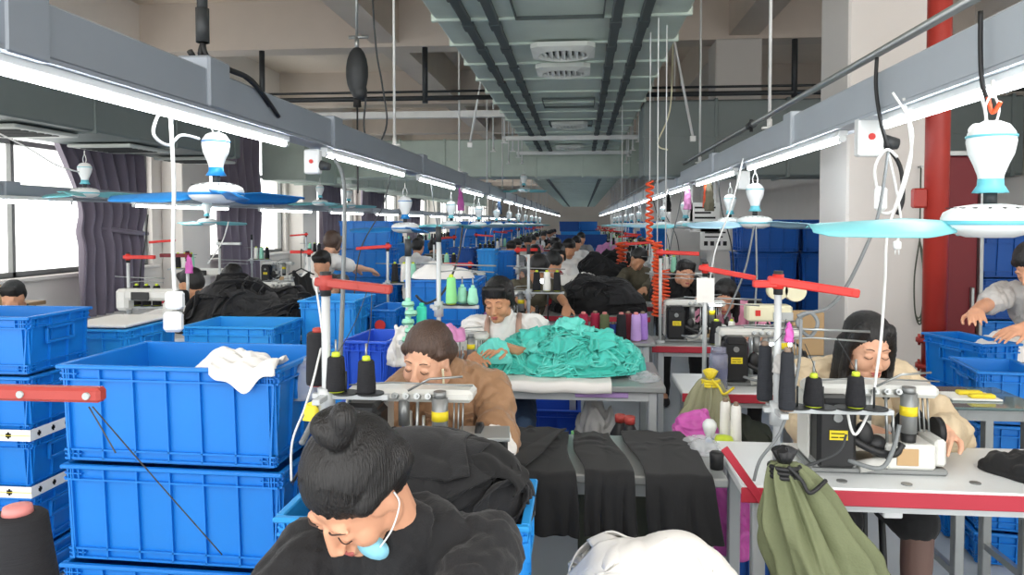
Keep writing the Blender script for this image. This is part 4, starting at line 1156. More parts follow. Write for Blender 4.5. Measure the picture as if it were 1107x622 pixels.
p = P(1085, 372, 4.2); heap('white_garments', 'white garments in the crate under the reaching hand', 'cloth', (p.x+.06, 4.25, p.z-.08), .17, .15, .13, 'white_cloth', 14, .04, 8, n=60, m=40)
crate_px(1066, 1140, 403, 3.55, .4, .25, 'open blue crate at the right frame edge, nearest the glass table', 'crate_blue', rz=-.15, lab2='blue crate # at the right frame edge')
crate(X_(1045, 3.95), 3.98, .285, .25, .24, .3, 'small blue bin under the glass table', 'crate_blue')
crate(X_(1045, 3.95), 3.98, 0, .25, .24, .283, 'small blue bin standing below the upper bin', 'crate_blue')
# glass side table
t = table(X_(1018, 3.2), X_(1125, 3.2), 3.1, 3.5, Z_(428, 3.15), 'glass topped side table right of the seated woman', 'glass_top', None, .012, 'steel', 'side_table')
p = P(1045, 424, 3.3)
o = MB().box(-.1, -.07, 0, .1, .07, .008, c=.002).build('paper_pad', 'paper'); o.location = (p.x, 3.28, Z_(428, 3.15)+.001); tag(o, 'white paper pad under yellow strips on the glass table', 'paper')
for k in range(2):
    o = MB().box(-.05, -.02, 0, .05, .02, .016, c=.005).build('yellow_roll', 'yellow'); o.location = (p.x+.01+.02*k, 3.30-.06*k, Z_(428, 3.15)+.0095); tag(o, ['back yellow strip on the paper pad', 'front yellow strip on the paper pad'][k], 'strip')
# bag hanging / tall crate pieces near T-woman
crate(X_(592, 4.6), 4.8, .0, .42, .4, .42, 'blue crate between the teal heap table and the woman in white', 'crate_royal')
crate(X_(583, 3.9), 4.45, .0, .3, .3, .3, 'blue crate on the floor under the white board table', 'crate_deep_or_shaded')
# ================================================================ front woman's crate with black clothes
pa, pb = P(292, 562, 1.72), P(572, 548, 1.72)
cz = pa.z+.0; FC = ((pa.x+pb.x)/2, 1.90)
crate(FC[0], FC[1], cz-.30, pb.x-pa.x, .34, .30, 'light blue crate full of black clothes behind the woman in front', 'crate_sky')
crate(FC[0], FC[1], cz-.602, pb.x-pa.x, .34, .30, 'light blue crate under the one with black clothes', 'crate_sky')
crate(FC[0], FC[1], 0, pb.x-pa.x, .34, cz-.604, 'lowest light blue crate below the black clothes', 'crate_sky')
o = heap('black_clothes_pile', 'pile of black clothes spilling over the light blue crate', 'garments', (X_(470, 1.9), 1.90, cz-.05), .255, .155, .175, 'black_cloth_soft', 31, .04, 7, lump=.15, pw=.6, n=220, m=120)
garments(o, ['black_cloth', 'black_cloth_soft'], .2, .12, .2, 6, 8, (.2, .3), amp=.035); strips(o, 'black_cloth_soft', .25, .15, .2, 14, 8, (.04, .08), (.15, .3), A=(.015, .025)); panel(o, -.05, -.02, .28, .26, .1, 77, 'black_cloth_soft', amp=.03, lift=.028, s=7)
# ================================================================ trousers on the steel table
TX0, TX1, TY0, TY1, TZ = X_(520, 2.45), X_(787, 2.45), 2.40, 2.86, .775
table(TX0, TX1, TY0, TY1, TZ, 'steel table with black trouser pieces in the middle front', 'table_grey', None, .03, 'leg_grey', 'work_table')
def drape(name, label, xa0, xb0, xa1, xb1, ytop0, zhang, seed, mt='black_cloth', lift=.006, amp=1):
    # xa0..xb0 at the back, xa1..xb1 at the hanging hem
    n, m = 46, 90; G = np.zeros((n, m, 3)); yb, yf = ytop0, TY0-.022; z0 = TZ+lift
    L1 = yb-yf; R = .035; arc = PI/2*R; L2 = max(.02, z0-R-zhang); LT = L1+arc+L2
    for j in range(m):
        s = LT*j/(m-1)
        if s < L1: y, z, ny, nz = yb-s, z0, 0, 1
        elif s < L1+arc: a = (s-L1)/R; y, z, ny, nz = yf-R*math.sin(a), z0-R+R*math.cos(a), -math.sin(a), math.cos(a)
        else: y, z, ny, nz = yf-R, z0-R-(s-L1-arc), -1, 0
        k = s/LT; hang = max(0, (s-L1)/(arc+L2))
        for i in range(n):
            u = i/(n-1); xl = xa0+(xa1-xa0)*k+.008*math.sin(k*9+seed); xr_ = xb0+(xb1-xb0)*k+.009*math.sin(k*7+seed*2)
            x = xl+(xr_-xl)*u
            G[i, j] = (x, y, z)
            o_ = .006*math.sin(u*5+k*3+seed)+(.020*hang*(math.sin(u*9+seed+1.4*k)+.5*math.sin(u*21+seed*3)))
            G[i, j, 1] += ny*(abs(o_)+hang*.004+.01*hang); G[i, j, 2] += nz*(abs(o_)+.004)
    f = folds(G.reshape(-1, 3), 9, seed, (1, 1, .45)).reshape(n, m)-.2
    J = np.clip((np.arange(m)/(m-1)), 0, 1)[None, :]
    G[..., 1] -= .030*amp*np.maximum(f, 0)*np.clip(J*2-.7, 0, 1); G[..., 2] += .028*amp*np.maximum(f, 0)*np.clip(1.1-J*2, 0, 1)
    o = MB().sheet(G, .005).build(name, mt); tag(o, label, 'garment', 'black trouser pieces'); return o
hz = Z_(583, 2.33)
drape('trouser_piece', 'black trouser piece hanging from the left end of the steel table', X_(530, 2.85), X_(613, 2.85), X_(540, 2.36), X_(626, 2.36), 2.84, Z_(576, 2.34), 1)
drape('trouser_piece', 'black trouser piece hanging in the middle of the steel table', X_(619, 2.85), X_(660, 2.85), X_(636, 2.36), X_(694, 2.36), 2.80, Z_(574, 2.34), 2, lift=.016)
drape('trouser_piece', 'black trouser piece hanging over the right corner of the steel table', X_(672, 2.85), X_(738, 2.85), X_(706, 2.36), X_(783, 2.36), 2.86, hz, 3, lift=.010)
drape('trouser_piece', 'folded black trouser leg lying across the left trousers', X_(560, 2.9), X_(615, 2.9), X_(500, 2.42), X_(560, 2.42), 2.8, .72, 5, lift=.03, amp=1.6)
# grey film on the right end of that table
o = heap('plastic_bag', 'clear plastic film at the right end of the steel table', 'bag', (X_(757, 2.75), 2.72, TZ+.001), .07, .10, .04, 'plastic_film', 6, .04, 12, n=60, m=40)
# ================================================================ white cloth in the front, magenta bag, green sacks
crate(X_(715, 1.85), 1.95, 0, .46, .34, .42, 'blue crate under the white cloth in front', 'crate_deep_or_shaded')
o = heap('white_cloth_heap', 'crumpled white cloth heap at the lower frame edge', 'cloth', (X_(712, 1.85), 1.90, .40), .29, .19, .37, 'white_cloth', 44, .04, 5, lump=.15, pw=.9, n=220, m=120)
garments(o, 'white_cloth', .24, .16, .35, 5, 45, (.3, .45), amp=.035, s=5)
crate(X_(812, 2.95), 3.03, 0, .2, .4, .38, 'dark crate under the magenta bag', 'crate_deep_or_shaded')
o = heap('magenta_bag', 'magenta plastic bag between the steel table and the white table', 'bag', (X_(800, 2.75), 2.90, .36), .12, .17, .26, 'magenta_bag', 51, .06, 10, n=110, m=60)
o = heap('pink_bundle', 'pink cloth bundle behind the black trousers', 'cloth', (X_(757, 3.0), 3.1, .7), .10, .08, .11, 'magenta_bag', 52, .05, 12, n=80, m=50)
MBs = MB().box(-.15, -.12, .0, .15, .12, .69, c=.02); o = MBs.build('side_box', 'dark_sack'); o.location = (X_(757, 3.0), 3.12, 0); tag(o, 'dark fabric box behind the right end of the steel table', 'box')
def sack(name, label, top, bot, r0, r1, mt, seed, lobes=9, flat=.8, n=140, m=110):
    top, bot = Vector(top), Vector(bot); t = thing(name, label, 'sack', (bot.x, bot.y, bot.z))
    G = np.zeros((n, m, 3)); 
    for j in range(m):
        v = j/(m-1); c = (top-bot)*(1-v); rad = r0+(r1-r0)*math.sin(v**.8*PI/2)**.9
        if v > .9: rad *= math.sqrt(max(.02, 1-((v-.9)/.1)**2))
        for i in range(n):
            a = 2*PI*i/n; pleat = 1+(.22*(1-v)**1.2+.05)*math.sin(a*lobes+2.2*math.sin(v*2+seed)+seed)+(.10*(1-v))*math.sin(a*lobes*2.3+seed*2+v*3)
            G[i, j] = (c.x+rad*pleat*math.cos(a), c.y+rad*pleat*flat*math.sin(a), c.z)
    f = folds(G.reshape(-1, 3), 5.5, seed, (1, 1, .5)).reshape(n, m)-.3; A = np.arange(n)/n*2*PI
    f *= np.clip(np.arange(m)/m*2.5, .15, 1)[None, :]*.17
    G[..., 0] += np.cos(A)[:, None]*f; G[..., 1] += np.sin(A)[:, None]*f
    mb = MB(); F = [(i*m+j, i*m+j+1, ((i+1) % n)*m+j+1, ((i+1) % n)*m+j) for i in range(n) for j in range(m-1)]
    F += [tuple(i*m for i in range(n)), tuple(i*m+m-1 for i in range(n))[::-1]]
    mb.add(G.reshape(-1, 3).tolist(), F, True); mb.build('bag', mt, t)
    k = MB(); c = top-bot
    for q in range(3): k.tube([c+Vector((r0*1.15*math.cos(a), r0*1.0*math.sin(a), -.012*q-.01)) for a in [2*PI*i/14 for i in range(15)]], .007, 6)
    k.tube(spline([c+Vector((0, -r0, 0)), c+Vector((.03, -r0-.02, -.03)), c+Vector((.05, -r0-.03, -.06)), c+Vector((.10, -r0, -.035))]), .006, 6)
    for q in range(6): a = q*1.05; k.cyl(c+Vector((0, 0, -.01)), c+Vector((.022*math.cos(a), .022*math.sin(a), .04)), .012, .016, n=8)
    k.build('drawstring', 'machine_black' if mt == 'green_sack' else 'yellow', t); return t
sack('green_sack', 'olive green drawstring sack tied to the white thread stand pole', P(848, 500, 2.08), Vector((X_(990, 2.05), 1.98, .02)), .035, .20, 'green_sack', 3, flat=.62)
sack('green_sack', 'greyish green sack hanging from the middle right table', P(768, 409, 3.52), Vector((X_(752, 3.4), 3.38, .02)), .035, .19, 'green_sack_dull', 5, flat=.5)
o = heap('dark_sack', 'dark grey sack beneath the middle right table', 'sack', (X_(812, 3.75), 3.8, 0), .2, .16, .62, 'dark_sack', 61, .08, 5, n=80, m=50, pw=.5)
# ================================================================ right woman's table and machine
RX0 = X_(803, 2.3)
table(RX0, 2.35, 2.28, 2.74, .80, 'white sewing table with red edge at the right front', 'table_white', 'red_edge', .035)
t = machine(X_(942, 2.5), 2.50, .801, 'sewing machine of the woman with long black hair', sc=1.0)
o = MB().box(-.03, -.02, -.11, .03, .02, 0, c=.004).box(-.018, -.024, -.09, .018, -.018, -.03).build('knee_lift_box', 'white_plastic'); o.location = (X_(968, 2.45), 2.45, .764); tag(o, 'small white switch box under the right sewing table', 'switch box')
o = heap('black_garment', 'black garment on the right end of the red edged table', 'garment', (1.56, 2.47, .802), .28, .14, .075, 'black_cloth', 71, .05, 10, n=120, m=60)
# black cloth being sewn
o = heap('black_garment', 'black garment the long haired woman is sewing', 'garment', (X_(1003, 2.52), 2.60, .802), .06, .07, .15, 'black_cloth', 72, .04, 10, n=80, m=50)
for k, (px, y) in enumerate([(914, 2.34), (985, 2.33), (1060, 2.36)]):
    o = MB().cyl((0, 0, 0), (0, 0, .003), .016, n=14).build('grommet', 'machine_grey'); o.location = (X_(px, y), y, .8005); tag(o, ['round metal grommet left of the machine', 'round metal grommet right of the machine', 'round grommet near the black garment'][k]+' on the right table', 'grommet')
# thread stand with red arms
st = stand(X_(853, 2.2), 2.31, .80, Z_(296, 2.3), Z_(437, 2.3), 'white thread stand with red folding arms at the right front table', arm=(.235, -.035, 0), armdir=1, nsp=4)
MB().box(-.075, -.014, .60, -.0, .012, .622, c=.003).build('short_arm', 'red_paint', st)
ty = Z_(437, 2.3)+.009
cone((X_(834, 2.3), 2.36, ty), 'thread_grey', 'tall charcoal thread cone, outer left on the right stand', .175, .024, .018, 'core_brown', 'charcoal cones on the right stand')
cone((X_(848, 2.3)-.0, 2.25, ty), 'thread_grey', 'tall charcoal thread cone, beside the white pole', .175, .024, .018, 'core_brown', 'charcoal cones on the right stand')
cone((X_(883, 2.3), 2.31, ty), 'thread_black', 'black thread cone on the middle spindle of the right stand', .088, .030, .022, 'core_green', 'black cones on the right stand', True)
cone((X_(929, 2.3), 2.31, ty), 'thread_black', 'black thread cone at the end of the right stand tray', .095, .029, .022, 'core_green', 'black cones on the right stand', True)
o = heap('rag', 'pale lilac rag knotted on the white thread stand pole', 'rag', (X_(850, 2.28), 2.29, Z_(398, 2.3)), .035, .03, .07, 'grey_cloth', 81, .03, 18, n=60, m=40)
o = heap('pink_ribbon', 'pink ribbon tied near the top of the white thread stand', 'ribbon', (X_(856, 2.28), 2.295, Z_(366, 2.3)), .014, .014, .06, 'magenta_bag', 82, .015, 30, n=40, m=30)
# white cones and lamp canopy, cup on the table left of it
zt2 = .80
table(X_(770, 2.9), X_(808, 2.9), 2.80, 3.05, .74, 'small white shelf table with white thread cones', 'table_white', None, .02, name='side_table')
cone((X_(787, 2.88), 2.90, .741), 'thread_white', 'white thread cone left of its twin beside the red strap', .165, .021, .018, 'core_brown', 'two white cones')
cone((X_(797, 2.85), 2.84, .741), 'thread_white', 'white thread cone right of its twin beside the red strap', .165, .021, .018, 'core_brown', 'two white cones')
t = thing('fan_canopy', 'white bulb shaped fan cover lying behind the black trousers', 'cover', (X_(769, 2.92), 2.92, .741))
MB().lathe([(.001, .09), (.015, .088), (.026, .075), (.028, .06), (.02, .035), (.012, .015), (.012, .0), (.001, 0)][::-1], n=20).build('shell', 'white_plastic', t); MB().cyl((0, 0, .0), (0, 0, .014), .016, n=14).build('ring', 'blue_plastic', t)
o = MB().lathe([(.001, 0), (.022, 0), (.024, .05), (.02, .056), (.001, .056)], n=18).build('black_cup', 'machine_black'); o.location = (X_(777, 2.5), 2.5, TZ+.001); tag(o, 'small black cup at the corner of the steel table', 'cup')
o = MB().lathe([(.001, 0), (.03, 0), (.038, .03), (.03, .05), (.001, .055)], n=16).build('lime_ball', 'core_green'); o.location = (X_(793, 2.6), 2.81, .66); o.location = (X_(786, 2.8), 2.825, .741); tag(o, 'lime green wrapper below the white cones', 'wrapper')
o = MB().box(-.012, -.003, -.14, .012, .003, .14, c=.002).build('red_strap', 'red_edge'); o.location = (X_(808, 2.36), 2.272, .80); o.rotation_euler = (.0, -.62, 0); tag(o, 'red strap slanting over the left corner of the right table', 'strap')
# ================================================================ brown shirt woman's place
table(X_(340, 2.2), X_(545, 2.2), 2.10, 2.60, .80, 'white sewing table of the woman in the brown blouse', 'table_white', None, .03)
machine(X_(440, 2.32)+.02, 2.30, .801, 'sewing machine of the woman in the brown blouse', sc=1.0)
o = MB().box(-.08, -.07, 0, .08, .07, .012, c=.003).build('metal_tray', 'table_grey'); o.location = (X_(522, 2.25), 2.28, .93); o.rotation_euler.z = .1; tag(o, 'pale sheet metal tray right of the brown blouse woman machine', 'tray')
o = heap('white_rag', 'small white cloth beside the metal tray', 'cloth', (X_(536, 2.45), 2.47, .802), .07, .05, .10, 'white_cloth', 83, .04, 10, n=60, m=40)
o = MB().box(-.07, -.05, 0, .07, .05, .128, c=.01).build('tray_box', 'machine_black'); o.location = (X_(522, 2.25), 2.28, .801); tag(o, 'black box carrying the metal tray', 'box')
st = stand(X_(334, 2.0), 2.13, .80, Z_(300, 2.13), Z_(432, 2.13), 'grey thread stand pole with red arm on the left front', arm=(.20, -.02, 0), red='red_dull', r=.013, guide=False, nsp=2)
ty = Z_(432, 2.13)+.009
cone((X_(362, 2.13), 2.13, ty), 'thread_black', 'black thread cone with lime core left of the woman in brown', .105, .030, .024, 'core_green', 'black cones on the left stand', True)
cone((X_(395, 2.13), 2.13, ty-.005), 'thread_black', 'black thread cone with lime core nearest the brown blouse woman', .10, .028, .023, 'core_green', 'black cones on the left stand', True)
cone((X_(348, 2.25), 2.21, ty-.0), 'thread_black', 'larger black thread cone with red cap behind the left pole', .165, .038, .034, 'red_dull', 'black cones on the left stand')
o = heap('yellow_ribbon', 'yellow ribbon knotted on the left grey pole', 'ribbon', (X_(333, 2.1), 2.11, Z_(462, 2.1)), .025, .02, .05, 'yellow', 84, .02, 20, n=40, m=30)
o = heap('plastic_bag', 'clear crumpled plastic bag beside the left grey pole', 'bag', (X_(318, 2.45), 2.5, Z_(440, 2.45)), .07, .06, .14, 'plastic_film', 85, .04, 12, n=70, m=40)
# stand off the frame with the red arm and black cone with pink core
t = thing('thread_stand', 'thread stand at the left frame edge with dull red arm', 'thread stand', (P(-75, 300, 1.12).x, 1.12, 0))
MB().cyl((0, 0, 0), (0, 0, 1.42), .013, n=12).cyl((0, 0, 0), (0, 0, .02), .12, n=20).build('pole', 'leg_grey', t)
az = Z_(438, 1.12); xe = P(112, 438, 1.12).x-P(-75, 300, 1.12).x
a_ = MB().box(-.03, -.012, az-.012, xe, .012, az+.012, c=.005); a_.build('folding_arm', 'red_dull', t)
MB().cyl((xe-.02, -.016, az), (xe-.02, .016, az), .006, n=10).build('bolt', 'steel', t); MB().cyl((xe*.55, -.015, az), (xe*.55, .015, az), .006, n=10).build('bolt', 'steel', t)
cz0 = Z_(578, 1.12)-.165
MB().box(-.02, -.01, cz0-.016, .16, .01, cz0-.004, c=.002).cyl((P(24, 600, 1.12).x-t.location.x, 0, cz0-.005), (P(24, 600, 1.12).x-t.location.x, 0, cz0-.001), .05, n=20).build('tray_bar', 'leg_grey', t)
cone((P(20, 600, 1.12).x, 1.12, cz0), 'thread_black', 'big black thread cone with pink core in the lower left corner', .165, .058, .042, 'core_pink')
# ================================================================ teal heap table
table(X_(485, 3.65), X_(720, 3.65), 3.60, 4.25, .80, 'steel table carrying the teal garments and the white board', 'table_grey', None, .03, name='work_table')
n, m = 60, 24; G = np.zeros((n, m, 3)); xa, xb = X_(527, 3.6), X_(662, 3.6)
for i in range(n):
    for j in range(m):
        u, s = i/(n-1), .42*j/(m-1); 
        y, z = (3.6+.36-s, .812) if s < .37 else (3.585, .812-(s-.37)*.9)
        G[i, j] = (xa+(xb-xa)*u, y+.004*math.sin(u*11), z+.003*math.sin(u*17+s*9))
o = MB().sheet(G, .01).build('board_cover', 'white_cloth'); tag(o, 'white padded cover on the front edge of the teal garment table', 'cover')
o = heap('teal_garment_heap', 'big heap of crumpled teal garments on the middle table', 'garments', (X_(620, 3.95)+.0, 3.93, .82), .35, .25, .205, 'teal_cloth', 91, .11, 10, lump=.32, pw=1.0, n=260, m=140)
garments(o, ['teal_cloth', 'teal_light'], .34, .25, .27, 7, 3, (.10, .17), amp=.08, s=13)
strips(o, 'teal_cloth', .34, .25, .27, 130, 3, (.02, .042), (.10, .24), A=(.022, .05))
strips(o, 'teal_light', .34, .25, .27, 60, 13, (.016, .034), (.08, .2), A=(.022, .05))
o = heap('teal_garment_heap', 'low spread of teal garments at the left of the big teal heap', 'garments', (X_(550, 3.85), 3.86, .82), .17, .12, .10, 'teal_cloth', 92, .06, 10, n=140, m=70)
strips(o, 'teal_light', .16, .12, .10, 26, 23, (.02, .045), (.08, .18)); strips(o, 'teal_cloth', .16, .12, .10, 30, 24, (.02, .045), (.08, .18))
o = heap('teal_garment', 'teal garment piece being fed into the sewing machine', 'garment', (X_(533, 3.68), 3.70, Z_(393, 3.7)), .085, .06, .12, 'teal_light', 93, .04, 12, n=90, m=50)
o = heap('white_wrap', 'crumpled clear wrap at the right end of the teal table', 'wrap', (X_(697, 3.8), 3.8, .802), .08, .12, .03, 'plastic_film', 94, .03, 14, n=60, m=40)
# below that table
sh = MB().box(X_(600, 3.9), 3.7, .30, X_(718, 3.9), 4.15, .32, c=.003).build('lower_shelf', 'table_grey'); tag(sh, 'grey lower shelf under the teal garment table', 'shelf')
for k, (px, hh, mt) in enumerate([(660, .17, 'thread_maroon'), (697, .17, 'thread_mint'), (706, .17, 'thread_mint'), (700, .165, 'thread_green')]):
    cone((X_(px, 3.85), 3.8+.08*(k % 2), .321), mt, ['maroon cone on the shelf under the teal table', 'mint green cone on the shelf under the teal table, left one', 'mint green cone on the shelf under the teal table, right one', 'bright green cone behind the mint ones under the table'][k], hh, .036, .027, g='cones under the teal table')
o = MB().box(-.13, -.015, -.015, .13, .015, .015, c=.004).build('lilac_bar', 'thread_lilac'); o.location = (X_(651, 3.64), 3.64, .752); tag(o, 'lilac bar fixed under the front edge of the teal table', 'bar')
o = heap('grey_bag', 'grey striped cloth bag hanging below the teal table', 'bag', (X_(648, 3.85), 3.9, .321), .12, .1, .33, 'grey_cloth', 95, .06, 9, n=80, m=50, pw=.4)
t = thing('bottle', 'clear bottle with green cap under the teal table', 'bottle', (X_(621, 3.75), 3.76, .321))
MB().lathe([(.001, 0), (.03, 0), (.031, .12), (.012, .17), (.012, .19), (.001, .19)], n=18).build('body', 'glass_bottle', t); MB().cyl((0, 0, .19), (0, 0, .21), .015, n=14).build('cap', 'thread_green', t)
for k, px in enumerate((672, 681)):
    t = thing('red_cap_bottle', ['black bottle with red cap behind the trousers, left one', 'black bottle with red cap behind the trousers, right one'][k], 'bottle', (X_(px, 3.1), 3.15-.1*k, .62+.02*k))
    MB().lathe([(.001, 0), (.04, 0), (.042, .08), (.02, .12), (.018, .13), (.001, .13)], n=18).build('body', 'machine_black', t); MB().cyl((0, 0, .13), (0, 0, .16), .022, n=14).build('cap', 'red_dull', t)
o = MB().box(-.2, -.15, 0, .2, .15, .619, c=.01).build('dark_bin', 'dark_sack'); o.location = (X_(678, 3.1), 3.12, 0); tag(o, 'dark bin carrying the red capped bottles', 'bin')
# machine of the woman in white
machine(X_(492, 3.72), 3.76, .802, 'sewing machine of the woman in the white T-shirt', sc=.82)
# cone rack behind the teal heap
table(X_(610, 4.9), X_(706, 4.9), 4.65, 5.0, .84, 'steel rack table holding the coloured thread cones', 'table_grey', None, .02, name='rack')
q = MB().box(X_(612, 4.9), 4.67, .62, X_(704, 4.9), 4.98, .635).build('lower_shelf', 'table_grey'); tag(q, 'lower shelf of the coloured cone rack', 'shelf')
cols = [(637, 'thread_red', 'wine red thread cone, left in the rack'), (650, 'thread_red', 'large wine red thread cone beside the olive one'), (660, 'thread_olive', 'olive green thread cone in the rack'), (670, 'thread_navy', 'navy thread cone between the olive and black ones'), (678, 'thread_black', 'black thread cone in the coloured rack'), (686, 'thread_maroon', 'maroon thread cone in the rack'), (694, 'thread_lilac', 'lilac thread cone, middle of the purple ones'), (702, 'thread_purple', 'purple thread cone at the right end of the rack')]
for k, (px, mt, lb) in enumerate(cols):
    cone((X_(px-6, 4.75), 4.74+.05*(k % 2), .841), mt, lb, .17 if k != 3 else .1, .034, .028, 'core_brown' if k % 2 else 'core_pink', 'coloured cones in the rack')
for k, (px, mt) in enumerate([(676, 'thread_purple'), (684, 'thread_navy'), (692, 'thread_lilac'), (700, 'thread_navy')]):
    cone((X_(px-4, 4.75), 4.75, .636), mt, ['purple', 'navy', 'lilac', 'dark navy'][k]+' cone on the lower shelf of the rack', .165, .034, .028, 'core_brown', 'cones on the lower rack shelf')
# ================================================================ stands with mint cones
st = stand(X_(441, 3.0), 3.0, 0, Z_(262, 3.0), Z_(372, 3.0), 'floor thread stand with stacked mint spools left of the woman in brown', guide=False, nsp=2)
for k in range(5): cone((X_(445, 3.0)+.012*(k % 2), 2.93, Z_(372, 3.0)+.009+.036*k), 'thread_mint', 'small mint thread spool, %s in the mint column' % ['lowest', 'second', 'third', 'fourth', 'top'][k], .022, .026, .022, 'thread_mint', 'mint spool column')
cone((X_(456, 3.0), 2.99, Z_(372, 3.0)+.009), 'thread_teal', 'tall teal thread cone left above the woman in brown', .14, .022, .02, 'thread_teal')
table(X_(455, 3.45), X_(522, 3.45), 3.3, 3.5, .8, 'narrow steel side table with the mint cone stand', 'table_grey', None, .02, name='side_table')
st = stand(X_(474, 3.4), 3.4, .80, Z_(248, 3.4), Z_(332, 3.4), 'steel thread stand with three mint cones before the blue crates', nsp=2, guide=True)
zt3 = Z_(332, 3.4)+.009
cone((X_(488, 3.4), 3.39, zt3), 'thread_green', 'light green thread cone, tall one left of the mint pair', .125, .026, .02, 'core_green', 'mint cones on the steel stand')
cone((X_(498, 3.4), 3.44, zt3), 'thread_mint', 'mint thread cone in the middle of the steel stand', .075, .026, .018, 'thread_mint', 'mint cones on the steel stand', True)
cone((X_(511, 3.4), 3.4, zt3), 'thread_mint', 'mint thread cone nearest to the woman in white', .075, .026, .018, 'thread_mint', 'mint cones on the steel stand', True)
o = heap('pink_cloth', 'pink printed cloth behind the woman in brown', 'cloth', (X_(478, 3.3), 3.4, Z_(372, 3.35)), .09, .07, .075, 'pink_cloth', 101, .04, 12, n=80, m=40)
o = heap('white_bag', 'white plastic bag hanging beside the mint spools', 'bag', (X_(432, 3.1), 3.15, Z_(400, 3.1)), .07, .06, .17, 'white_cloth', 102, .05, 12, n=80, m=50)
# ================================================================ right middle tables
table(X_(738, 3.6), X_(900, 3.6), 3.56, 4.0, .79, 'white sewing table with red edge behind the green sack', 'table_white', 'red_edge', .03)
machine(X_(822, 3.8), 3.80, .791, 'sewing machine behind the tall charcoal cones')
t = thing('bottle', 'purple drinking bottle on the middle right table', 'bottle', (X_(778, 3.66), 3.66, .791))
MB().lathe([(.001, 0), (.042, 0), (.044, .1), (.001, .1)], n=20).build('drink', 'thread_navy', t)
MB().lathe([(.045, .0), (.045, .16), (.036, .175), (.036, .17), (.043, .155), (.043, .0)], n=20).lathe([(.001, .17), (.037, .17), (.037, .2), (.001, .2)], n=20).build('body', 'glass_bottle', t)
st = stand(X_(762, 3.7), 3.68, .79, Z_(285, 3.7), Z_(372, 3.7)+.0, 'thread stand with red arm and white note sheet', arm=(.24, -.045, 0), armdir=1, nsp=2, tray=False)
MB().box(-.042, -.016, Z_(325, 3.7)-.79, .042, -.012, Z_(299, 3.7)-.79).build('note_sheet', 'paper', st)
table(X_(705, 4.95), X_(880, 4.95), 4.9, 5.3, .79, 'red edged sewing table of the woman in the pink top', 'table_grey', 'red_edge', .03)
machine(X_(752, 5.1), 5.12, .791, 'sewing machine left of the woman in the pink top')
st = stand(X_(714, 5.0), 4.98, .79, Z_(269, 5), Z_(345, 5)+.0, 'thread stand with red arm beside the orange coiled hose', arm=(.25, -.01, 0), tray=False)
cone((X_(775, 5.0), 4.99, .791+.0), 'thread_black', 'black thread cone in front of the pink top woman', .15, .045, .032, 'core_green')
cone((X_(792, 5.0), 5.0, .791), 'thread_white', 'greyish thread cone with lime core right of the black cone', .15, .028, .02, 'core_green', spike=True)
t = thing('bobbin_device', 'cream box shaped bobbin device with a red switch', 'device', (X_(830, 4.0), 4.0, 0))
zz = Z_(344, 4.0)
MB().box(-.11, -.05, zz, .12, .05, zz+.085, c=.01).build('housing', 'cream_plastic', t); MB().box(-.07, -.056, zz+.03, -.045, -.048, zz+.06).build('switch', 'red_paint', t)
MB().box(.02, -.056, zz+.01, .12, -.049, zz+.05).build('display', 'steel', t); MB().cyl((-.08, 0, .79), (-.08, 0, zz), .012).cyl((.08, 0, .79), (.08, 0, zz), .012).build('support', 'steel', t)
MB().cyl((.05, -.03, zz+.16), (.05, .03, zz+.16), .05, n=20).cyl((.14, -.03, zz+.16), (.14, .03, zz+.16), .055, n=20).cyl((.05, 0, zz+.16), (.14, 0, zz+.16), .015).cyl((.05, 0, zz+.08), (.05, 0, zz+.16), .012).build('bobbin_wheel', 'cream_plastic', t)
t = thing('work_lamp', 'small bright white lamp on the middle right machine table', 'lamp', (X_(832, 4.1), 3.9, Z_(363, 4.05)))
MB().box(-.07, -.02, -.0, .07, .02, .02, c=.005).build('lamp_head', 'white_plastic', t); MB().box(-.06, -.024, -.012, .06, .016, -.001).build('led_strip', 'lamp_glow', t)
MB().tube(spline([(.07, 0, .01), (.12, .02, -.03), (.13, .03, -.09)]), .006).build('gooseneck', 'dark_steel', t)
o = MB().box(-.09, -.06, 0, .09, .06, .25, c=.004).build('cardboard_box', 'cardboard'); o.location = (X_(872, 4.5), 4.5, Z_(378, 4.5)); tag(o, 'brown cardboard piece left of the white column', 'box')
o = MB().box(-.1, -.08, 0, .1, .08, Z_(378, 4.5)-.001, c=.004).build('grey_cabinet', 'table_grey'); o.location = (X_(872, 4.5), 4.5, 0); tag(o, 'narrow grey cabinet under the cardboard piece', 'cabinet')
t = thing('work_lamp', 'small bright lamp in front of the pink top woman', 'lamp', (X_(775, 4.95), 5.0, Z_(328, 4.95)))
MB().box(-.045, -.02, 0, .045, .02, .015, c=.004).build('lamp_head', 'white_plastic', t); MB().box(-.04, -.022, -.01, .04, .018, -.001).build('led_strip', 'lamp_glow', t); MB().cyl((-.04, .01, 0), (-.04, .01, -.2), .005).build('gooseneck', 'dark_steel', t)
# orange coiled hoses
def coil(px, py0, py1, Y, r, turns, label, rr=.009, mt='cable_orange'):
    a, b = P(px, py0, Y), P(px, py1, Y); t = thing('coiled_hose', label, 'hose', b); MB().tube([(0, 0, a.z-b.z), (0, 0, 4.85-b.z)], .004).build('feed_hose', 'rod', t)
    n = turns*12; pts = [(r*(1+.25*math.sin(i*.11))*math.cos(2*PI*i/12), r*math.sin(2*PI*i/12), (a.z-b.z)*(1-i/n)) for i in range(n+1)]
    MB().tube(pts, rr, 6).build('hose', mt, t)
coil(702, 196, 262, 5.6, .022, 10, 'thin red coiled hose hanging above the orange coils')
coil(710, 262, 342, 5.2, .028, 20, 'orange coiled air hose beside the pink top woman stand', .007)
coil(719, 292, 340, 5.4, .027, 12, 'second orange coiled hose right of the first coil', .007)
coil(672, 262, 288, 9.0, .06, 6, 'far orange coiled hose in the right row', .012)
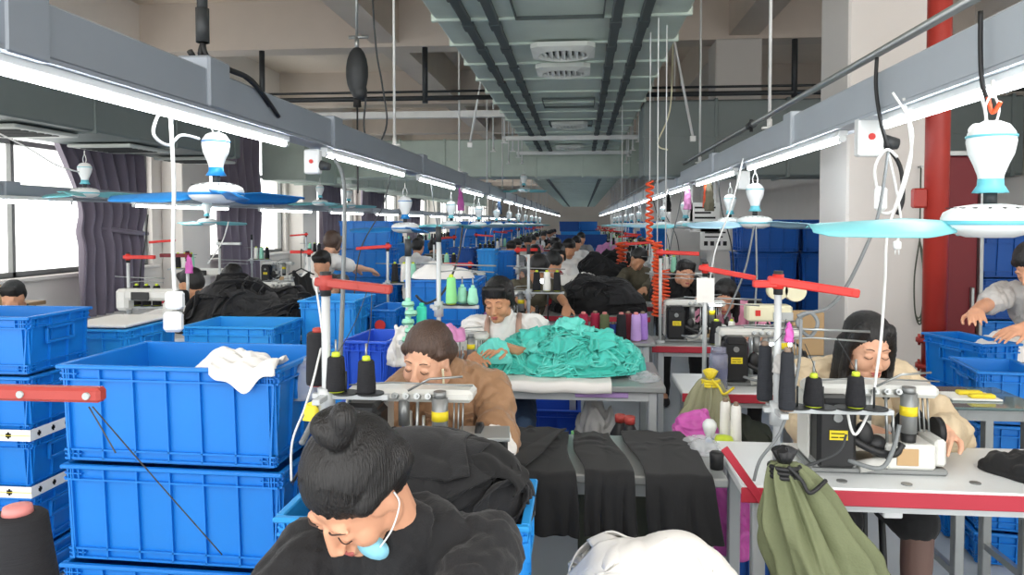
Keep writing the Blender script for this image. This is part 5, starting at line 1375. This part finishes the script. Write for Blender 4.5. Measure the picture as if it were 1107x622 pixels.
# ================================================================ left middle machines and stands
table(X_(118, 4.75), X_(196, 4.75), 4.6, 5.05, .83, 'white sewing table behind the covered light blue crate', 'table_white', None, .03)
lockm(X_(160, 4.8), 4.8, .862, 'white lockstitch machine behind the covered crate')
stand(X_(133, 4.9), 4.95, .83, Z_(277, 4.95), 1.0, 'thread stand with red arm nearest the big curtain', arm=(.2, 0, 0), tray=True, nsp=3)
for k in range(3): cone((X_(133, 4.9)+.06+.075*k, 4.95, 1.0+.009), 'thread_black', ['black cone on the curtain side stand, first', 'black cone on the curtain side stand, second', 'black cone on the curtain side stand, third'][k], .14, .03, .022, 'core_green', 'black cones near the big curtain')
stand(X_(202, 5.0), 5.0, .86, Z_(275, 5), 1.0, 'thread stand with dark red arm before the man in white', arm=(-.2, 0, 0), red='red_door', tray=False, guide=False)
o = heap('magenta_ribbon', 'magenta cloth strips hanging from the dark red arm stand', 'ribbon', (X_(203, 4.96), 4.97, Z_(298, 5)), .03, .02, .12, 'magenta_bag', 111, .02, 20, n=40, m=30)
table(X_(265, 6.0), X_(345, 6.0), 5.9, 6.4, .80, 'wooden sewing table near the hanging black top', 'wood', None, .03)
machine(X_(300, 6.1), 6.15, .801, 'grey sewing machine on the wooden table at the left')
stand(X_(330, 5.9), 5.98, .80, Z_(271, 5.98), 1.1, 'thread stand with the black top on a hanger', arm=(-.16, 0, 0), tray=False, guide=False)
t = thing('sleeveless_shirt', 'small black sleeveless top on a hanger at the left', 'garment', (X_(326, 5.97), 5.955, Z_(290, 5.9)-.02))
G = np.zeros((20, 24, 3))
for i in range(20):
    for j in range(24):
        u, v = i/19-.5, j/23; wq = (.20-.09*math.sin(min(1, v*1.4)*PI)*.6+.05*max(0, v-.6)) * (1 if v > .18 else .75)
        G[i, j] = (u*wq*1.0+.05*v, .01*math.sin(u*14), -.02-.30*v-.05*(1-abs(u)*2)*(1-v))
MB().sheet(G, .006).build('shirt_body', 'black_cloth', t); MB().tube([(-.11, 0, -.05), (0, 0, 0.0), (.11, 0, -.05)], .006).tube(spline([(0, 0, 0), (0, 0, .08), (.0, 0, .16), (.02, 0, .14)]), .004).build('hanger', 'cable_black', t)
stand(X_(237, 6.3), 6.3, .0, Z_(262, 6.3), 1.3, 'tall steel thread stand behind the black heap', arm=(.2, 0, 0), red='steel', tray=False)
for k, (px, Y, arm, lb) in enumerate([(313, 3.15, None, '')]): pass
stand(X_(560, 6.4), 6.4, .0, Z_(268, 6.4), 1.2, 'stand with broad red arms left of the centre workers', arm=(.16, 0, .1), nsp=2)
stand(X_(508, 6.0), 6.0, .0, Z_(284, 6), 1.1, 'stand with thin red arm before the far blue crates', arm=(-.22, 0, 0), nsp=2)
# window side row by the thread and black cones
for k, (px, py, Y, l) in enumerate([(218, 328, 5.0, 'black cone before the man in white, left one'), (228, 328, 5.0, 'black cone before the man in white, right one')]):
    cone((X_(px, Y)-.0, Y, .861), 'thread_black', l, .15, .03, .02, 'core_green', 'black cones before the man in white')
# goods under the first window
t = thing('window_bench', 'low wooden bench of boxes below the first window', 'bench', (-6.0, 6.2, 0))
MB().box(-.3, -1.6, .72, .3, 1.2, .76, c=.005).build('top', 'wood', t); MB().box(-.26, -1.5, 0, -.2, -1.4, .72).box(.2, -1.5, 0, .26, -1.4, .72).box(-.26, 1.0, 0, -.2, 1.1, .72).box(.2, 1.0, 0, .26, 1.1, .72).build('leg', 'dark_steel', t)
for k in range(3):
    heap('cloth_roll', ['tan', 'cream', 'light brown'][k]+' cloth roll on the window bench', 'cloth', (-6.0, 5.1+.85*k, .761), .25, .36, .22, ['cardboard', 'cream_cloth', 'cardboard'][k], 120+k, .03, 8, n=60, m=40)
# ================================================================ centre heaps
table(X_(588, 6.6), X_(700, 6.6), 6.3, 7.0, .80, 'dark red edged table under the black heap in the centre', 'table_grey', 'red_edge', .03, name='work_table')
o = heap('black_garment_heap', 'wide heap of black garments in the centre behind the teal heap', 'garments', (X_(648, 6.6), 6.62, .802), .44, .28, .26, 'black_cloth', 131, .05, 6, lump=.25)
garments(o, ['black_cloth', 'black_cloth_soft'], .42, .27, .33, 8, 33, (.25, .4)); strips(o, 'black_cloth_soft', .42, .27, .33, 26, 33, (.06, .12), (.2, .45), A=(.02, .035))
o = heap('white_cloth_heap', 'white cloth lying over the centre black heap', 'cloth', (X_(625, 6.75), 6.72, 1.03), .24, .12, .1, 'white_cloth', 132, .04, 7, n=80, m=50)
table(X_(622, 8.8), X_(690, 8.8), 8.5, 9.1, .80, 'table under the farther black heap', 'table_grey', None, .03, name='work_table')
o = heap('black_garment_heap', 'farther black garment heap beside the men in white', 'garments', (X_(652, 8.8), 8.8, .802), .36, .25, .36, 'black_cloth', 133, .05, 6)
strips(o, 'black_cloth_soft', .34, .24, .46, 16, 34, (.06, .12), (.2, .4))

# dark machines between the woman in white and the centre workers
table(X_(490, 5.4), X_(590, 5.4), 5.35, 5.8, .80, 'dark red edged sewing table left behind the teal heap', 'table_grey', 'red_edge', .03)
machine(X_(550, 5.6), 5.58, .801, 'sewing machine behind the woman in the white T-shirt')
stand(X_(572, 5.5), 5.45, .80, 1.42, 1.08, 'thread stand with black cones behind the woman in white', arm=None, nsp=3)
for k in range(3): cone((X_(572, 5.5)+.06+.075*k, 5.45, 1.089), ['thread_black', 'thread_white', 'thread_black'][k], ['inner black cone on the stand behind the woman in white', 'white cone on the stand behind the woman in white', 'outer black cone on the stand behind the woman in white'][k], .14, .03, .022, 'core_green', 'cones behind the woman in white')
t = thing('work_lamp', 'small glaring lamp before the woman in olive', 'lamp', (X_(588, 5.6), 5.62, Z_(304, 5.62)))
MB().box(-.04, -.02, 0, .04, .02, .02, c=.005).build('lamp_head', 'white_plastic', t); MB().ell((0, -.02, 0), (.03, .012, .02)).build('led', 'lamp_glow', t); MB().cyl((.03, .01, 0), (.03, .01, .80-Z_(304, 5.62)), .006).build('gooseneck', 'dark_steel', t)
o = heap('pink_cloth', 'pale pink cloth lying behind the machine of the woman in white', 'cloth', (X_(533, 5.4), 5.42, .802), .10, .06, .16, 'pink_cloth', 141, .05, 12, n=60, m=40)
# ================================================================ people
Vh = Vector
A = person('woman with black hair bun and black shirt bent over at the front', P(386, 530, 1.27), nk=(.05, .10, -.12), face=(.88, -.5, .12), lean=.5, sk='skin', shirt='black_cloth_soft', trouser='black_cloth', hair='bun', vox=.0045, shr=1.2, twist=.12, hands=((.10, -.34, -.24), (-.16, -.34, -.26)), collar=True)
t = A['t']; Hd, R = A['Hd'], A['R']
m_ = MB(); m_.ell(Hd+R @ Vh((.030, -.066, -.080)), (.034, .020, .032), R)
meshobj('face_mask', remesh(m_, .004, 2), 'mask_blue', t)
MB().tube([Hd+R @ Vh(p) for p in spline([(.05, -.075, -.07), (.072, -.03, -.05), (.082, .01, -.02), (.082, .02, .01)])], .0016).build('mask_strap', 'white_plastic', t)
# loose strands on the head
s = MB(); r = random.Random(5)
for k in range(130):
    a = r.uniform(-1.2, 1.2); y0 = r.uniform(-.045, .0)
    pts = []
    for i in range(7):
        u = i/6; y = y0+(.075-y0)*u; aa = a*(1-u*.75)
        rad = .0865
        pts.append(Vh((rad*math.sin(aa)*.93, y*1.05, .04+rad*math.cos(aa)*(.98-.1*(1-u)))))
    s.tube([Hd+R @ p for p in pts], .0009, 4)
for k in range(0):
    c = Vh((r.uniform(-.07, .07), -.05+r.uniform(-.01, .01), .075)); d = Vh((r.uniform(-.03, .03), -.05, -.06))
    s.tube([Hd+R @ (c+d*u+Vh((0, -.02*math.sin(u*3), 0))) for u in (0, .3, .6, 1, 1.3)], .0008, 4)
s.build('hair_strand', 'hair_black', t)
stool(P(388, 535, 1.36).x, 1.36+.38, .50, 'wooden stool under the woman at the front')
B = person('woman in brown ruffled blouse with tied brown hair at her machine', P(461, 390, 2.52), nk=(.05, .13, -.075), face=(.26, -.22, .10), lean=.5, sk='skin_pale', shirt='brown_cloth', trouser='black_cloth', sleeve='long', hair='low', hm='hair_brown', vox=.0045, shr=1.35, twist=.2, hands=((.13, -.22, -.26), (-.13, -.24, -.26)), collar=True)
t = B['t']; Hd, R = B['Hd'], B['R']
rf = MB()
for s_ in (-1, 1):
    G = np.zeros((60, 6, 3)); b0 = B['hip']+B['sp']*.40*B['k']+B['RS'] @ Vh((s_*.05, -.13, 0)); b1 = B['hip']+B['sp']*.15*B['k']+B['RS'] @ Vh((s_*.03, -.145, 0))
    if (B['RS'] @ Vh((0, 1, 0))).y < 0: b0 = B['hip']+B['sp']*.40*B['k']+B['RS'] @ Vh((s_*.05, .13, 0)); b1 = B['hip']+B['sp']*.15*B['k']+B['RS'] @ Vh((s_*.03, .145, 0))
    for i in range(60):
        for j in range(6):
            u = i/59; p = b0.lerp(b1, u); G[i, j] = (p.x+s_*.035*j/5, p.y-.012*math.sin(i*1.1+j*.4)*(j/5)-.008, p.z+.01*math.cos(i*.9)*(j/5))
    rf.add(*(lambda q: (q.v, q.f, True))(MB().sheet(G, .003)))
rf.build('ruffle', 'brown_cloth', t)
MB().tube(spline([Hd+R @ Vh((.07, -.02, -.01)), Hd+R @ Vh((.078, -.035, -.08)), Hd+Vh((.07, -.12, -.19)), Hd+Vh((.065, -.13, -.25))]), .0045).build('white_cord', 'cream_plastic', t)
stool(P(466, 402, 2.52).x, 2.52+.34, .50, 'wooden stool under the woman in brown')
D = person('woman in white T-shirt with tan straps sewing teal cloth', P(539, 326, 4.05), nk=(.02, .10, -.11), face=(.28, -.22, -.02), lean=.28, sk='skin_tan', shirt='white_shirt', trouser='denim', hair='short_fringe', vox=.005, shr=1.5, hands=((.07, -.30, -.20), (-.10, -.32, -.24)), collar=False, curl=.35)
t = D['t']
sgn = -1 if (D['RS'] @ Vh((0, 1, 0))).y > 0 else 1
for s_ in (-1, 1):
    q = lambda x, y, z: D['hip']+D['sp']*z*D['k']+D['RS'] @ Vh((x, sgn*y, 0))
    MB().tube([q(s_*.085, -.03, .485), q(s_*.088, .06, .475), q(s_*.088, .105, .42), q(s_*.088, .135, .34), q(s_*.085, .135, .22), q(s_*.08, .13, .1)], .016, 8).build('strap', 'strap_tan', t)
stool(P(538, 331, 4.05).x, 4.3, .50, 'wooden stool under the woman in white')
E_ = person('woman with long black hair in cream cardigan smiling down at her machine', P(938, 377, 2.86), nk=(.0, .13, -.09), face=(.24, .06, .03), lean=.36, sk='skin_pale', shirt='cream_cloth', trouser='black_cloth', sleeve='long', hair='long', vox=.0045, shr=1.4, skirt=True, twist=-.12, hands=((.16, -.25, -.23), (-.12, -.25, -.23)), hipz=.62, collar=True)
t = E_['t']
# tights on the legs
q = MB()
for sx in (-1, 1):
    hj = E_['hip']+Vh((sx*.085, -.02, -.02)); kn = hj+Vh((sx*.05, -.40, 0)); kn.z = max(.46, min(hj.z, .52)); an = Vh((kn.x, kn.y+.02, .085))
    q.caps(hj, .082, kn, .056); q.caps(kn, .056, kn.lerp(an, .35), .054); q.caps(kn.lerp(an, .35), .054, an, .037)
meshobj('tights', remesh(q, .008, 2), 'tights', t)
stool(P(936, 384, 2.86).x, 3.12, .50, 'wooden stool under the woman in cream')
F_ = person('woman in pink top and black sleeves behind the white note sheet', P(784, 322, 5.5), nk=(.06, .13, -.05), face=(.45, -.25, .05), lean=.4, sk='skin', shirt='pink_shirt', trouser='black_cloth', sleeve='short', hair='long', vox=.007, hands=((.16, -.28, -.2), (-.1, -.28, -.2)))
sb = MB()
for s, sh, el, wr in F_['arms']: sb.caps(sh+F_['sp']*.01+F_['side']*(s*.012), .078, sh.lerp(el, .75), .066)
meshobj('black_sleeve', remesh(sb, .01, 2), 'black_cloth', F_['t'])
G_ = person('man in black looking up from his machine beside the coiled hoses', P(741, 297, 6.6), nk=(-.05, .13, -.04), face=(.1, .15, .1), lean=.5, sk='skin', shirt='black_cloth_soft', trouser='black_cloth', hair='man', vox=.008, hands=((.12, -.3, -.15), (-.18, -.3, -.2)))
mid = [
 ('man in white shirt seen from the side by the dark red arm', (206, 308, 5.6), (.35, -1.1, 0), 'white_shirt', 'man', .35, (-.6), 'skin_tan'),
 ('person in black hooded coat behind the black heap', (252, 300, 7.0), (.5, 2.6, 0), 'black_cloth', 'low', .3, 2.8, 'skin'),
 ('boy with short black hair in a dark shirt at the left', (348, 286, 7.0), (.45, -.2, 0), 'charcoal_cloth', 'man', .3, 0, 'skin'),
 ('person with dark hair behind the far left crates', (14, 322, 5.4), (.45, .2, 0), 'charcoal_cloth', 'man', .3, 0, 'skin'),
 ('woman in olive top leaning far forward in the centre', (581, 292, 6.2), (.75, -.5, .25), 'olive_shirt', 'low', .8, .3, 'skin_tan'),
 ('woman in white with a red apron in the centre', (598, 287, 7.3), (.6, -.3, 0), 'white_shirt', 'low', .35, .1, 'skin'),
 ('woman in pale top behind the red aproned one', (603, 276, 8.2), (.4, -.3, 0), 'white_shirt', 'bob', .35, .1, 'skin_pale'),
 ('man with cropped black hair in a white shirt', (615, 270, 9.2), (.4, -.3, 0), 'white_shirt', 'man', .35, .1, 'skin_tan'),
 ('dark haired worker left of the cropped haired man', (601, 267, 11.0), (.4, -.3, 0), 'grey_shirt', 'man', .35, .1, 'skin'),
 ('farther worker in white right of the cropped haired man', (623, 264, 12.4), (.4, -.3, 0), 'white_shirt', 'man', .3, .1, 'skin'),
 ('farthest worker in pale blue near the centre', (628, 259, 14.0), (.3, -.2, 0), 'grey_shirt', 'man', .3, .1, 'skin'),
 ('worker with black hair near the far blue crates', (578, 276, 9.8), (.5, -.3, 0), 'grey_shirt', 'man', .35, .1, 'skin'),
 ('worker bent sideways in the right row by the orange hose', (690, 281, 8.2), (.6, .6, .3), 'olive_shirt', 'low', .5, -.3, 'skin_tan'),
 ('woman in black beside the window side blue crate', (391, 277, 9.5), (.5, -.8, 0), 'black_cloth', 'low', .35, -.4, 'skin'),
 ('worker with dark hair behind the window side blue crates', (417, 270, 10.5), (.5, .5, 0), 'black_cloth', 'low', .3, 0, 'skin'),
 ('worker in white seen from behind under the second left fan', (452, 268, 9.8), (.3, 3.0, 0), 'white_shirt', 'man', .25, 3.1, 'skin'),
 ('worker in brown beside the one in white', (470, 268, 11.3), (.4, 2.6, 0), 'olive_shirt', 'low', .25, 3.0, 'skin'),
]
for k, (lb, (px, py, Y), fc, shm, hr, ln, rz, sk) in enumerate(mid):
    rzz = rz; fy = fc[1]-rzz if abs(rzz) > 1 else fc[1]
    q = person(lb, P(px, py, Y), face=(fc[0], fy if abs(rzz) > 1 else fc[1]-0, fc[2]), lean=ln, rz=rzz, sk=sk, shirt=shm, trouser='black_cloth', hair=hr, near=False, vox=.011, sleeve='short' if k % 3 else 'long')
    if 'red apron' in lb:
        sb = MB(); sg = 1 if (q['RS'] @ Vh((0, 1, 0))).y < 0 else -1
        sb.ell(q['hip']+q['sp']*.25+q['RS'] @ Vh((0, sg*.07, 0)), (.10, .08, .20), q['RS'], 18, 12); meshobj('apron', remesh(sb, .012, 2), 'red_apron', q['t'])
# standing woman from behind at the left, bent
person('woman in white shirt standing with her back turned at the left', P(360, 264, 7.3), face=(.35, .3, 0), lean=.45, rz=2.6, sk='skin_pale', shirt='white_shirt', trouser='denim', hair='bob', hm='hair_brown', near=False, vox=.011, stand=True, hipz=.92)
# person at the right frame edge reaching into the crate
W_ = person('person in grey T-shirt at the right frame edge reaching into a blue crate', Vh((P(1150, 300, 3.9).x, 4.15, 1.36)), face=(.7, -.4, 0), lean=.6, rz=-.75, sk='skin', shirt='grey_cloth', trouser='denim', hair='low', vox=.006, stand=True, hipz=.88, hands=((.02, -.40, -.30), (-.16, -.42, -.22)), curl=.3)
# ================================================================ the two rows continuing to the back
r = random.Random(77)

gL, gR, gW = 'far workplaces', 'far', 'far'
def far_place(x, y, k, side, person_too, shm, hr):
    table(x-.45, x+.45, y-.25, y+.2, .79, 'sewing table of the %s far workplace in the %s row' % (ORD[k], side), 'table_white' if k % 2 else 'table_grey', 'red_edge' if k % 3 == 0 else None, .03)['group'] = 'far sewing tables of the %s row' % side
    (machine if k % 2 else lockm)(x-.05, y-.02, .791 if k % 2 else .822, 'sewing machine at the %s far workplace of the %s row' % (ORD[k], side), g='far machines of the %s row' % side)
    stand(x-.38, y-.1, .79, 1.42, 1.1, '%s thread stand at the %s far workplace of the %s row' % ('red armed' if k % 3 != 1 else 'armless', ORD[k], side), arm=(.26*(1 if k % 2 else -1), -.02, 0) if k % 3 != 1 else None, g='far stands of the %s row' % side, nsp=3)
    cn = ['thread_black', 'thread_white', 'thread_mint', 'thread_black', 'thread_grey']
    for j in range(3):
        m_ = cn[(k+j) % 5]; cone((x-.38+.06+.075*j, y-.1, 1.109), m_, '%s %s cone at the %s far workplace, %s row' % (m_.split('_')[1], ['pole side', 'middle', 'outer'][j], ORD[k], side), .15, .03, .022, 'core_green', 'far cones of the %s row' % side)
proto = {}
def far_person(x, y, k, side):
    key = k % 4; LB = 'worker in %s at the %s far workplace of the %s row' % (['white', 'black', 'pink', 'grey'][key], ORD[k], side)
    if key not in proto:
        c = [('white_shirt', 'man'), ('black_cloth', 'low'), ('pink_shirt', 'low'), ('grey_shirt', 'man')][key]
        q = person('x', Vh((x, y, 1.16)), face=(.5, 0, 0), lean=.35, sk='skin', shirt=c[0], trouser='black_cloth', hair=c[1], near=False, vox=.014)
        q['t']['group'] = 'far workers of the rows'; proto[key] = q['t']; q['t']['label'] = LB
    else: dup(proto[key], (x, y, 0), r.uniform(-.3, .3), LB, 'far workers of the rows')
cset = ['crate_blue', 'crate_sky', 'crate_deep_or_shaded', 'crate_blue']
for k in range(15):
    yl = 6.0+1.75*k
    far_place(-1.25+r.uniform(-.1, .1), yl, k, 'left', 0, 0, 0)
    if k > 2: far_person(-1.2+r.uniform(-.1, .1), yl+.55, k, 'left')
    yr = 7.4+1.75*k
    far_place(1.1+r.uniform(-.1, .1), yr, k, 'right', 0, 0, 0)
    if k > 1: far_person(1.1+r.uniform(-.1, .1), yr+.55, k, 'right')
    yw = 7.6+1.9*k
    far_place(-3.9+r.uniform(-.1, .1), yw, k, 'window', 0, 0, 0)
    if k > 1 and k % 2: far_person(-3.9, yw+.55, k, 'window')
    # crate stacks between the rows
    for (x, n, w_) in ((-2.45+r.uniform(-.1, .1), r.choice([4, 4, 5]), .6), (-2.0 if k > 2 else -2.9, r.choice([2, 3, 4, 5]), .5), (2.1 if k > 4 else 9, r.choice([4, 5]), .55)):
        if x > 6 or (k < 1): continue
        yy = yl+.6+r.uniform(0, .5)+(.0 if w_ == .6 else .55)
        mt = r.choice(cset)
        for lev in range(n):
            crate(x, yy, .322*lev, w_, .42, .32, 'far blue crate stacked between the rows', mt, g='far crates between the rows').__setitem__('label', '%s blue crate, %s from floor, %s far %s' % ({'crate_blue': 'bright', 'crate_sky': 'light', 'crate_deep_or_shaded': 'dark'}[mt], ORD[lev], ORD[k], 'stack right of the aisle' if x > 0 else ('wide stack left of the aisle' if w_ == .6 else 'narrow stack left of the aisle')))
for k in range(13):
    y = 12+2.9*k
    for (x, n) in ((-.35, 4+(k > 3)), (.30, 4+(k > 4))) if k > 1 else ((-.55, 3),):
        if k in (0, 1) or k % 2 == 0 or k > 4:
            for lev in range(n): crate(x+r.uniform(-.05, .05), y+(.5 if x > 0 else 0), .322*lev, .6, .42, .32, 'far blue crate, %s from floor, of the %s %s stack in the aisle' % (ORD[lev], ORD[k], 'left' if x < 0 else 'right'), r.choice(cset[:3]), g='far crates in the aisle')
for k in range(9):
    o = heap('black_garment_heap', 'far black garment heap by the %s row' % ('right' if k % 2 else 'left'), 'garments', ((.55 if k % 2 else -.45)+r.uniform(-.1, .1), 10.8+1.7*k+.6, .802), .3, .22, .35, r.choice(['black_cloth', 'black_cloth', 'white_cloth', 'pink_cloth']), 200+k, .07, 7, n=60, m=40, group='far garment heaps')
    o['label'] = '%s heap, %s along the far rows' % ({'black_cloth': 'black garment', 'white_cloth': 'white cloth', 'pink_cloth': 'pink cloth'}[o.data.materials[0].name], ORD[k])
    q = MB().box(-.32, -.24, 0, .32, .24, .8, c=.01).build('cloth_cabinet', 'table_grey'); q.location = (o.location.x, o.location.y, 0); tag(q, 'grey cabinet under the %s heap of the far rows' % ORD[k], 'cabinet', 'far cabinets')
# coloured cloth bits hanging from the trunkings
for k, (px, py, Y, mt, lb) in enumerate([(523, 212, 9.5, 'magenta_bag', 'magenta cloth tuft hanging on the left trunking'), (562, 222, 14, 'denim', 'dark blue cloth hanging on the left trunking'), (682, 235, 9.0, 'pink_cloth', 'pink cloth hanging under the right trunking'), (712, 245, 7.5, 'olive_shirt', 'brown feather duster hanging in the right row'), (719, 247, 7.6, 'cable_orange', 'orange cloth strip beside the duster'), (664, 258, 11, 'black_cloth', 'black cloth hanging in the far right row')]):
    z0_ = P(px, py, Y)
    heap('hanging_cloth', lb, 'cloth', (XA if px < 600 else XBm, Y, 2.045-(.3 if k != 3 else .34)), .05, .04, .3 if k != 3 else .34, mt, 300+k, .03, 14, n=40, m=30, pw=1.4)
# ================================================================ cables
cable('power_cable', 'long white cable with socket hanging at the left behind the front fan', [(182, 60, 2.75), (184, 120, 2.75), (188, 200, 2.75), (187, 270, 2.75), (189, 315, 2.75)], .008, 'cable_white', 'socket')
cable('power_cable', 'white cable loop hanging beside the left fan canopy', [(188, 95, 2.7), (172, 122, 2.7), (166, 145, 2.7), (182, 157, 2.8), (196, 146, 2.95), (215, 150, 3.1)], .006, 'cable_white')
cable('power_cable', 'thick dark grey cable dropping from the left trunking to the table', [(362, 172, 4.0), (372, 200, 3.8), (371, 300, 3.3), (366, 400, 2.6), (352, 425, 2.3), (336, 460, 2.25), (326, 480, 2.2)], .010, 'cable_grey')
cable('power_cable', 'thin cable along the left grey pole', [(340, 300, 2.2), (348, 360, 2.2), (342, 398, 2.15), (330, 440, 2.12), (316, 478, 2.1), (315, 520, 2.1)], .0035, 'cable_white')
cable('power_cable', 'black strap hanging at the left trunking above the fan', [(205, 55, 2.9), (222, 85, 3.0), (232, 112, 3.15), (233, 128, 3.2)], .013, 'cable_black')
cable('power_cable', 'second black strap meeting above the left fan', [(240, 85, 3.2), (237, 105, 3.2), (233, 125, 3.2)], .011, 'cable_black')
cable('power_cable', 'long white cable running down in front of the long haired woman', [(965, 100, 2.6), (986, 140, 2.6), (978, 190, 2.6), (960, 250, 2.5), (957, 300, 2.45), (953, 360, 2.4), (948, 400, 2.38), (941, 440, 2.36), (925, 470, 2.34), (917, 450, 2.34), (918, 425, 2.34)], .0045, 'cable_white')
cable('power_cable', 'dark grey cable curving from the right socket to the thread stand', [(960, 165, 2.9), (950, 230, 2.7), (935, 270, 2.55), (915, 310, 2.45), (895, 333, 2.4), (870, 340, 2.35), (862, 350, 2.33), (875, 364, 2.33), (884, 350, 2.33), (876, 338, 2.33), (862, 342, 2.33)], .006, 'cable_grey')
cable('power_cable', 'grey cable along the white thread stand pole', [(866, 345, 2.29), (864, 390, 2.29), (856, 430, 2.27), (842, 470, 2.26), (822, 497, 2.26), (815, 520, 2.26)], .005, 'cable_grey')
cable('power_cable', 'white cable loop with inline switch at the right trunking', [(977, 106, 2.9), (985, 155, 2.9), (982, 185, 2.9), (968, 225, 2.9), (952, 229, 2.9), (948, 205, 2.9), (946, 180, 2.9), (958, 162, 2.9), (970, 170, 2.9)], .0055, 'cable_white')
t = thing('inline_switch', 'white inline switch on the cable loop left of the nearest right fan', 'switch', P(952, 215, 2.88))
MB().box(-.022, -.014, -.045, .022, .014, .045, c=.01).build('body', 'white_plastic', t)
cable('power_cable', 'black cables hanging under the right socket box', [(957, 156, 3.34), (973, 180, 3.34), (976, 215, 3.34), (970, 232, 3.34)], .009, 'cable_black')
cable('power_cable', 'thin grey cord with plug hanging by the right column', [(960, 165, 3.1), (968, 200, 3.1), (974, 240, 3.1), (970, 262, 3.1)], .005, 'cable_white', 'plug')
cable('power_cable', 'black tie wrapped over the right trunking', [(1060, 12, 2.3), (1060, 60, 2.3), (1062, 90, 2.3), (1068, 110, 2.28)], .007, 'cable_black')
cable('power_cable', 'orange hanging cord above the nearest right fan', [(1068, 105, 2.27), (1073, 122, 2.26), (1082, 110, 2.24)], .006, 'cable_orange')
cable('power_cable', 'white curled cord above the nearest right fan', [(1062, 108, 2.3), (1066, 128, 2.28), (1060, 145, 2.26), (1048, 142, 2.26), (1055, 135, 2.26), (1070, 140, 2.25)], .0045, 'cable_white')
cable('power_cable', 'black strap hanging over the steel conduit on the right', [(948, 62, 3.1), (947, 95, 3.1), (952, 130, 3.1), (960, 160, 3.1)], .008, 'cable_black')
cable('power_cable', 'grey cable hanging down behind the pink top woman stand', [(815, 245, 5.4), (806, 290, 5.3), (790, 330, 5.2), (783, 345, 5.1)], .007, 'cable_grey')
cable('power_cable', 'grey cable hanging beside the cream bobbin device', [(817, 245, 5.0), (818, 300, 4.6), (815, 360, 4.2), (822, 395, 4.0)], .006, 'cable_grey')
cable('power_cable', 'dark cable over the white table at the third machine right', [(885, 500, 2.33), (868, 505, 2.33), (905, 490, 2.33), (915, 470, 2.33)], .004, 'cable_dark')
cable('power_cable', 'cable looping from the second left fan to the mint stand', [(500, 245, 4.2), (495, 280, 4.0), (480, 315, 3.8), (462, 328, 3.6), (450, 320, 3.4)], .006, 'cable_dark')
cable('power_cable', 'black double cable hanging at the white pier', [(160, 232, 5.5), (157, 262, 5.5), (152, 290, 5.4), (150, 330, 5.2)], .005, 'cable_black')
cable('power_cable', 'thin wire sagging across the big curtain', [(-10, 140, 5.0), (30, 160, 5.2), (60, 178, 5.4), (85, 186, 5.6)], .006, 'cable_white')
cable('power_cable', 'white cord hanging in the window side row', [(247, 240, 6.2), (240, 262, 6.2), (225, 285, 6.0)], .006, 'cable_white')
cable('power_cable', 'thin yellowish cable hanging right of the duct', [(729, -72, 8.2), (727, 60, 8.2), (724, 120, 8.2), (711, 155, 8.2), (722, 162, 8.2)], .008, 'cream_plastic')
rr = random.Random(31)
for k in range(26):
    Y = 5.5+.8*k; sd = k % 2; x = (XA if sd else XBm)+rr.uniform(-.1, .1)
    q0 = Vector((x, Y, 2.06)); t = thing('hanging_wire', 'thin wire hanging from the %s trunking, %s counting back' % ('left' if sd else 'right', ORD[k//2]), 'cable', q0, 0, 'far wires of the %s trunking' % ('left' if sd else 'right'))
    dx = rr.uniform(-.35, .35); MB().tube(spline([(0, 0, 0), (dx*.3, 0, -.35), (dx*.8, -.1, -.7), (dx, -.1, -1.15)]), .006, 6).build('cord', rr.choice(['cable_dark', 'cable_white', 'cable_grey']), t)

# loose threads from the cones up to the guides, and the clutter of small goods on the tables
rr = random.Random(9)
for k, (a, b, lb) in enumerate([((883, 405, 2.31), (870, 372, 2.3), 'thread rising from the middle black cone of the right stand'), ((929, 408, 2.31), (905, 366, 2.3), 'thread rising from the end black cone of the right stand'), ((838, 370, 2.3), (850, 345, 2.3), 'thread rising from the tall charcoal cones'),
    ((363, 385, 2.13), (398, 312, 2.12), 'thread rising from the lime cored cone on the left'), ((395, 388, 2.13), (402, 312, 2.12), 'thread rising from the cone next to the brown blouse woman'), ((100, 440, 1.12), (240, 600, 1.3), 'dark thread slanting down from the dull red arm'), ((96, 440, 1.12), (125, 490, 1.12), 'short dark thread hanging from the dull red arm')]):
    cable('sewing_thread', lb, [a, ((a[0]+b[0])/2+2, (a[1]+b[1])/2+3, (a[2]+b[2])/2), b], .0012, 'cable_dark', cat='thread')
